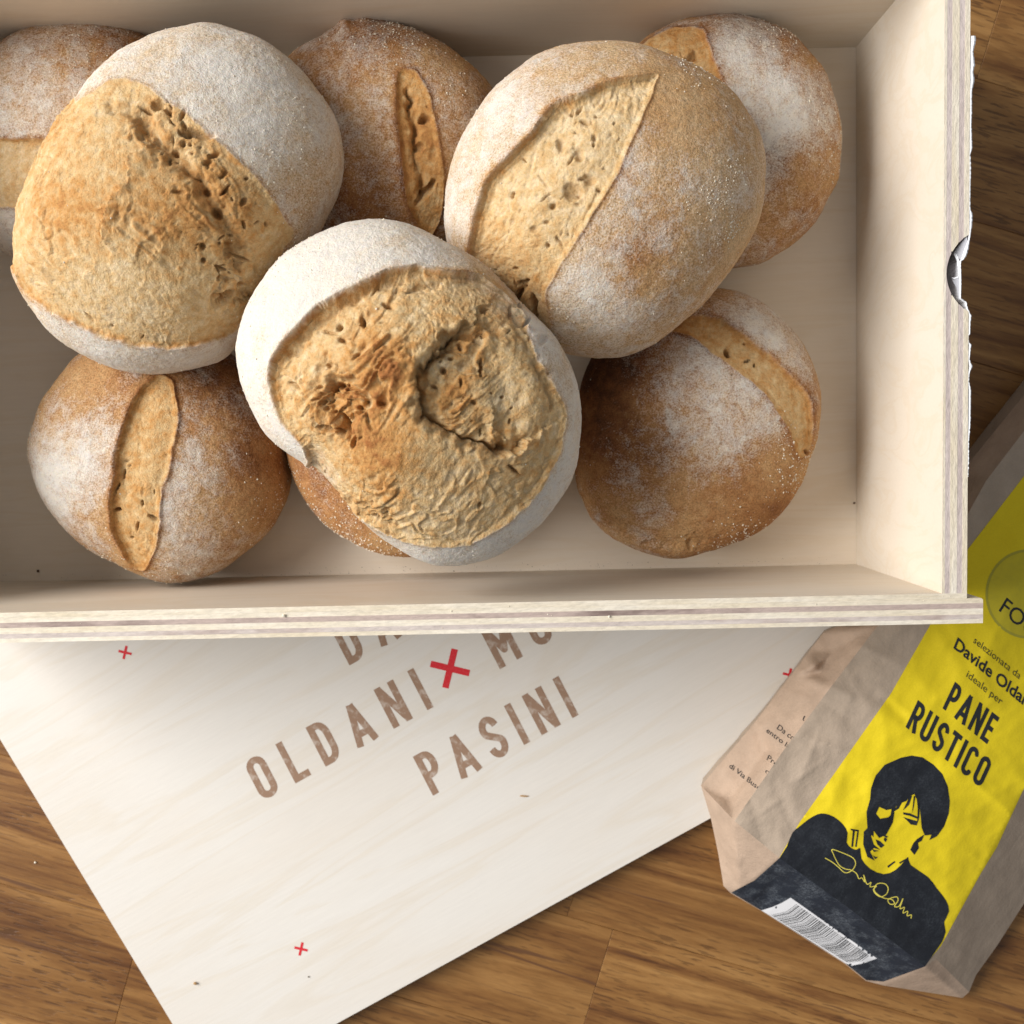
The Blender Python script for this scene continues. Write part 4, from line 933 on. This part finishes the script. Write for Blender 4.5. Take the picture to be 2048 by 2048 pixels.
# B: upper left, large and golden
bread('bread_roll', 'large golden roll with wide torn face and grey cap, upper left',
      K1([(445, 500), (500, 420), (600, 320), (700, 250), (820, 195), (950, 150), (1100, 132), (1200, 135), (1330, 175), (1460, 230), (1580, 310), (1680, 400), (1770, 520), (1850, 640), (1890, 760), (1905, 880), (1895, 1000), (1860, 1110), (1800, 1220), (1740, 1330), (1660, 1450), (1580, 1570), (1500, 1690)]) + [(510, 655), (482, 684), (445, 721), (382, 740), (307, 748), (233, 737), (159, 705), (106, 668), (64, 615), (32, 562), (23, 510), (25, 471), (40, 391), (72, 319), (109, 246), (146, 203)],
      (350, 430), 7.6, 4.2, 2.6, crumbs=[K1([(585, 455), (640, 437), (740, 447), (830, 490), (930, 570), (1060, 650), (1180, 760), (1290, 860), (1400, 960), (1490, 1080), (1560, 1190), (1612, 1275), (1600, 1330), (1560, 1400), (1480, 1560), (1400, 1700), (1330, 1800), (1250, 1860), (1150, 1895), (1000, 1925), (850, 1920), (700, 1890), (560, 1860), (420, 1800), (280, 1730), (200, 1670), (120, 1590), (76, 1500), (30, 1400), (20, 1200), (60, 1000), (150, 850), (270, 680), (380, 560), (470, 530)])],
      lipdir=(-.3, 1), lip=.04, drop=.12, ridge=.035, rough=.40, tear=1.0, cresty=.2, ragged=.6, rblobs=[(380, 340, 60, .8), (440, 430, 60, .8), (300, 250, 60, .7), (470, 500, 60, .5), (210, 430, 50, .35), (440, 600, 60, .3), (330, 470, 50, .3)], fiber=-.95,
      grooves=[(K1([(780, 660), (880, 800), (1010, 900), (1100, 1000), (1180, 1120), (1250, 1230), (1310, 1330), (1300, 1440)]), .38, 17), (K1([(1180, 1650), (1300, 1640), (1390, 1630)]), .3, 10), (K1([(620, 590), (700, 600), (800, 600)]), .18, 12)],
      steps=[(K1([(600, 1340), (585, 1210), (625, 1100), (700, 990), (725, 880), (790, 830)]), .20, 26), (K1([(870, 1380), (900, 1290), (800, 1330), (770, 1400)]), .08, 12), (K1([(240, 1180), (255, 1280), (290, 1380)]), .08, 12), (K1([(470, 1560), (480, 1480), (530, 1450)]), .06, 10)],
      holes=KH(K1, 2.76, [(875, 578, 38, .25), (1095, 740, 50, .28), (1150, 1060, 26, .25), (1205, 1180, 34, .28), (1270, 1385, 45, .28), (1240, 1665, 45, .15), (1365, 982, 12, .15), (1465, 1235, 12, .12), (1240, 1535, 26, .12), (800, 600, 24, .2), (1020, 690, 22, .2), (985, 1060, 26, .12), (320, 1633, 9, .12), (610, 1815, 8, .12), (780, 1870, 7, .1), (475, 1765, 22, .1), (1010, 640, 20, .15), (930, 620, 20, .15), (1180, 860, 24, .18), (1240, 950, 20, .15), (1150, 900, 22, .15)]) + pores(2, 55, [(360, 290, 50), (420, 360, 45), (470, 440, 45), (320, 240, 40), (480, 560, 50), (430, 500, 40)], 3, 9, .08, .24),
      flour=.68, fblobs=[(480, 200, 120, .25), (590, 400, 80, -.25), (650, 330, 60, -.2), (300, 735, 200, .25)], toast=.12, tblobs=[(600, 450, 80, .15)],
      ctoast=.30, cblobs=[(170, 420, 90, .25), (330, 420, 80, .2), (430, 360, 60, .22), (480, 440, 60, .15), (300, 270, 60, .12), (230, 560, 120, -.1), (400, 590, 120, -.05), (120, 260, 50, .15), (100, 420, 60, .1), (370, 480, 90, .15)],
      grains=[(560, 300, 80, 5), (590, 400, 60, 3)], ngr=520, seed=7, n_top=370, bulge=[(250, 430, 150, .15)])
# D: upper right
bread('bread_roll', 'large pale roll with a smooth wide slash, right of the middle roll',
      K4([(105, 1100), (108, 1000), (115, 900), (160, 720), (220, 570), (310, 430), (420, 310), (560, 200), (700, 130), (850, 95), (1000, 88), (1150, 100), (1300, 140), (1450, 200), (1590, 280), (1700, 370), (1780, 480), (1850, 600), (1880, 740), (1875, 900), (1850, 1050), (1800, 1180), (1730, 1300), (1640, 1420), (1540, 1540), (1440, 1630), (1330, 1720), (1220, 1790), (1080, 1833), (900, 1836), (760, 1812), (560, 1740), (400, 1640), (260, 1500), (160, 1350), (118, 1210)]),
      (1205, 400), 7.6, 4.2, 2.6, crumbs=[K4([(1282, 275), (1200, 285), (1100, 300), (980, 330), (850, 385), (740, 430), (660, 500), (600, 590), (540, 650), (460, 730), (380, 820), (330, 920), (290, 1030), (265, 1150), (250, 1260), (280, 1380), (370, 1510), (480, 1630), (600, 1680), (690, 1660), (672, 1560), (672, 1460), (720, 1370), (780, 1270), (850, 1170), (900, 1100), (960, 980), (1040, 860), (1100, 720), (1160, 600), (1210, 480), (1260, 350)])],
      lipdir=(-.85, -.6), lip=.14, drop=.22, ridge=.035, rough=.65, ragged=.15, tear=.5, blend=[(1090, 140, 30), (1060, 640, 40), (960, 560, 40)], fiber=1.05,
      holes=KH(K4, 2.76, [(745, 650, 38, .16), (850, 715, 38, .16), (820, 920, 58, .2), (905, 850, 38, .14), (880, 520, 20, .15), (960, 490, 12, .12), (530, 733, 11, .15), (465, 930, 16, .14), (660, 950, 18, .12), (705, 1005, 20, .14), (962, 915, 14, .14), (740, 1205, 22, .12), (520, 1480, 45, .16), (640, 850, 24, .08), (600, 1560, 40, .25), (500, 1520, 30, .2), (600, 1130, 22, .08), (930, 660, 14, .12)]) + pores(3, 40, [(1100, 480, 90), (1160, 330, 80), (1040, 560, 60), (1190, 250, 60)], 2.5, 7, .06, .14),
      flour=.36, fblobs=[(1000, 200, 110, .35), (910, 420, 80, .35), (1130, 540, 80, .25), (1180, 620, 80, .3), (1260, 330, 60, .25), (1420, 380, 60, .25), (1480, 480, 90, -.2), (1350, 200, 120, -.3), (1310, 540, 60, -.15), (960, 300, 70, .25), (1080, 110, 90, -.05)], toast=.2, tblobs=[(1400, 200, 130, .1), (1270, 520, 60, .3), (1250, 340, 40, .3), (1380, 620, 120, .1), (1330, 420, 60, .2)],
      ctoast=.19, cblobs=[(950, 480, 60, .1), (1060, 520, 90, .15), (1060, 620, 70, .25)], grains=[(1430, 390, 30, 22), (1475, 345, 22, 22), (1380, 405, 25, 12), (1465, 455, 16, 22), (1438, 480, 16, 22), (1400, 130, 45, 5), (1120, 620, 30, 6)], ngr=560, seed=8, n_top=370)
# H: middle, on top of the others
bread('bread_roll', 'largest roll on top in the middle, torn crater and white rim',
      K2([(60, 720), (100, 560), (200, 400), (330, 260), (500, 160), (680, 105), (850, 100), (1000, 140), (1130, 205), (1300, 310), (1440, 440), (1560, 560), (1680, 680), (1770, 830), (1820, 960), (1840, 1090), (1830, 1250), (1790, 1420), (1700, 1570), (1580, 1710), (1420, 1820), (1280, 1870), (1150, 1885), (1020, 1860), (860, 1770), (740, 1680), (600, 1530), (470, 1390), (330, 1310), (220, 1220), (150, 1100), (90, 960), (60, 830)]),
      (815, 780), 9.9, 4.0, 2.4, crumbs=[K2([(1120, 372), (1050, 358), (980, 345), (850, 370), (700, 430), (560, 500), (440, 580), (350, 680), (270, 780), (235, 880), (240, 990), (280, 1110), (340, 1200), (420, 1300), (440, 1390), (520, 1480), (600, 1560), (680, 1620), (760, 1680), (860, 1730), (960, 1770), (1100, 1790), (1250, 1775), (1400, 1700), (1520, 1600), (1620, 1500), (1690, 1370), (1740, 1230), (1755, 1080), (1700, 960), (1640, 860), (1590, 740), (1540, 600), (1440, 480), (1330, 400), (1220, 378)])],
      lipdir=(-.75, -.75), lip=.15, drop=.24, ridge=.05, rough=.42, tear=1.2, cresty=.2, ragged=.5, rblobs=[(690, 800, 80, .8), (790, 760, 70, .7), (900, 700, 90, .5), (960, 840, 90, .4), (1010, 640, 60, .5), (750, 1010, 60, .5), (640, 720, 60, .3)], fiber=.75, blend=[(960, 560, 60), (1010, 600, 50), (640, 950, 45)],
      bowls=[(K2([(1180, 690), (1100, 760), (1010, 850), (985, 930), (1000, 1000), (985, 1070), (990, 1130), (1130, 1190), (1300, 1265), (1450, 1310), (1560, 1250), (1610, 1130), (1610, 980), (1570, 850), (1450, 720), (1300, 665)]), .38, 60),
             (K2([(560, 880), (660, 920), (780, 1010), (860, 1050), (720, 1110), (640, 1230), (590, 1230), (520, 1130), (480, 1000), (500, 900)]), .38, 15)],
      grooves=[(K2([(1180, 690), (1100, 770), (1020, 850), (985, 920), (1010, 990), (990, 1060), (1015, 1120), (1130, 1200), (1300, 1275), (1440, 1300)]), .30, 9), (K2([(300, 800), (400, 680), (560, 540), (720, 450), (880, 400)]), .12, 7), (K2([(500, 800), (470, 950), (500, 1100), (560, 1260)]), .16, 8), (K2([(880, 460), (1000, 430), (1100, 400)]), .14, 8), (K2([(680, 480), (560, 560), (470, 660)]), .08, 7), (K2([(600, 720), (680, 650), (760, 560), (850, 520)]), .12, 8), (K2([(1490, 580), (1560, 680), (1590, 800), (1680, 950)]), .16, 8), (K2([(1640, 900), (1690, 1000), (1690, 1080)]), .12, 7), (K2([(640, 1560), (760, 1620), (850, 1660)]), .16, 9), (K2([(1140, 720), (1230, 700), (1400, 650)]), .2, 12)],
      holes=KH(K2, 2.576, [(705, 620, 24, .3), (610, 1180, 38, .35), (810, 1042, 34, .3), (830, 525, 24, .2), (772, 430, 22, .12), (600, 722, 24, .2), (520, 670, 24, .15), (545, 965, 34, .2), (530, 850, 24, .25), (1490, 1392, 22, .2), (1315, 1575, 17, .2), (1128, 700, 36, .35), (1130, 875, 24, .25), (340, 960, 20, .15), (640, 925, 34, .15), (1080, 960, 20, .2), (1440, 1290, 28, .18), (700, 790, 26, .15), (1640, 720, 26, .1), (1240, 1010, 24, .08), (830, 1600, 22, .15), (500, 1190, 30, .3)]) + pores(1, 60, [(690, 800, 70), (640, 780, 60), (720, 680, 60), (930, 720, 50), (1010, 640, 50), (980, 820, 60), (700, 850, 40)], 3, 10, .10, .28),
      steps=[(K2([(1200, 670), (1150, 715), (1100, 760), (1010, 850), (975, 880), (1000, 930), (990, 1000), (1000, 1060), (1010, 1110), (1055, 1150), (1130, 1190), (1300, 1265), (1450, 1310), (1540, 1270)]), .16, 45),
             (K2([(1540, 1270), (1450, 1310), (1300, 1265), (1130, 1190), (1055, 1150), (1010, 1110), (1000, 1060), (990, 1000), (1000, 930), (975, 880), (1010, 850), (1100, 760), (1150, 715), (1200, 670)]), -.46, 30), (K2([(1390, 1090), (1400, 1170), (1450, 1240)]), .14, 12), (K2([(1220, 1150), (1210, 1050), (1230, 980)]), .08, 10)],
      bulge=[(790, 900, 80, .3), (790, 700, 70, .25), (700, 730, 50, .1), (960, 800, 50, .12)],
      flour=.86, fblobs=[(620, 520, 120, .3), (500, 700, 110, .2), (1000, 1090, 150, .1), (940, 560, 60, -.5), (1120, 740, 60, -.2)], toast=.05, tblobs=[(1000, 600, 80, .2)],
      ctoast=.31, cblobs=[(740, 690, 50, .3), (800, 750, 55, .35), (750, 890, 75, .42), (800, 930, 60, .1), (690, 780, 45, .2), (930, 790, 50, .3), (870, 740, 35, -.2), (1000, 800, 50, -.2), (1010, 880, 60, .1), (650, 820, 45, .2), (560, 700, 60, .0), (880, 1060, 100, -.1), (930, 650, 60, .1)],
      grains=[(600, 500, 60, 2), (540, 800, 40, 1)], ngr=260, seed=9, n_top=400)

# ------------------------------------------------------------------ loose crumbs lying about
def crumb(px, py, z, r, m, label, stretch=1, rot=0, name='crumb', cat='crumb'):
    c = unp(px, py, z); rg = np.random.default_rng(int(px * 7 + py))
    t = (1 + 5 ** .5) / 2
    iv = np.array([(-1, t, 0), (1, t, 0), (-1, -t, 0), (1, -t, 0), (0, -1, t), (0, 1, t), (0, -1, -t), (0, 1, -t), (t, 0, -1), (t, 0, 1), (-t, 0, -1), (-t, 0, 1)]) / 1.9
    iv = iv * rg.uniform(.7, 1.2, (12, 1)) * np.array([stretch, 1, .7]) * r
    ca, sa = math.cos(rot), math.sin(rot); iv = np.stack([iv[:, 0] * ca - iv[:, 1] * sa, iv[:, 0] * sa + iv[:, 1] * ca, iv[:, 2]], 1)
    iv[:, 2] -= iv[:, 2].min() - .001
    f = [(0, 11, 5), (0, 5, 1), (0, 1, 7), (0, 7, 10), (0, 10, 11), (1, 5, 9), (5, 11, 4), (11, 10, 2), (10, 7, 6), (7, 1, 8), (3, 9, 4), (3, 4, 2), (3, 2, 6), (3, 6, 8), (3, 8, 9), (4, 9, 5), (2, 4, 11), (6, 2, 10), (8, 6, 7), (9, 8, 1)]
    o = mesh_obj(name, iv + c, f, m); o['label'] = label; o['category'] = cat; o['group'] = 'loose crumbs and specks'
crumb(1048, 1592, ZL + .01, .045, M_CRUMB, 'thin brown splinter lying on the lid below the last word', 5.5, -.03, 'splinter', 'splinter')
crumb(391, 1966, ZL + .01, .085, M_CRUMB, 'tan crumb on the lid near its lower left corner')
crumb(617, 1953, ZL + .01, .045, M_DARKC, 'tiny dark crumb on the lid just below the lowest red cross')
crumb(77, 1142, ZF + .01, .07, M_DARKC, 'black speck in the front left corner of the tray floor')

crumb(1218, 1233, ZR, .05, M_FLOUR, 'white crumb on the front rim of the tray below the middle roll')
crumb(568, 1231, ZR, .06, M_FLOUR, 'white crumb on the front rim of the tray below the slit roll')
crumb(71, 1724, .01, .06, M_FLOUR, 'pale crumb on the table left of the lid')
crumb(1708, 1006, ZF + .01, .05, M_DARKC, 'dark speck on the tray floor beside the right wall')


def dust(name, label, n, xr, yr, z, m, seed, rmin=.008, rmax=.03):
    rg = np.random.default_rng(seed)
    base = np.stack([rg.uniform(*xr, n), rg.uniform(*yr, n), np.full(n, z)], 1)
    base[:, :2] = org + base[:, :1] * ex + base[:, 1:2] * ey
    oc = np.array([(1, 0, .3), (-1, 0, .3), (0, 1, .3), (0, -1, .3), (0, 0, 1), (0, 0, -.2)], float)
    GV = (base[:, None, :] + oc[None] * (rmin + (rmax - rmin) * rg.uniform(0, 1, n)[:, None, None] ** 3) * rg.uniform(.5, 1.4, (n, 6, 1))).reshape(-1, 3)
    tri = np.array([(0, 2, 4), (2, 1, 4), (1, 3, 4), (3, 0, 4), (2, 0, 5), (1, 2, 5), (3, 1, 5), (0, 3, 5)])
    o = mesh_obj(name, GV, (tri[None] + 6 * np.arange(n)[:, None, None]).reshape(-1, 3), m, None, kind='stuff')
    o['label'] = label; o['category'] = 'crumbs'
dust('floor_crumbs', 'fine dark bread dust lying along the front edge of the tray floor', 260, (.3, WID - .3), (.03, .35), ZF + .004, M_DARKC, 3, .006, .022)
dust('flour_dust', 'fine pale flour dust scattered over the tray floor', 500, (.3, WID - .3), (.2, DEP - .2), ZF + .004, M_FLOUR, 4)
dust('rim_dust', 'pale sawdust and flour specks on the front rim of the tray', 90, (.3, WID + .5), (-TF + .05, -.05), ZR, M_FLOUR, 6, .006, .03)
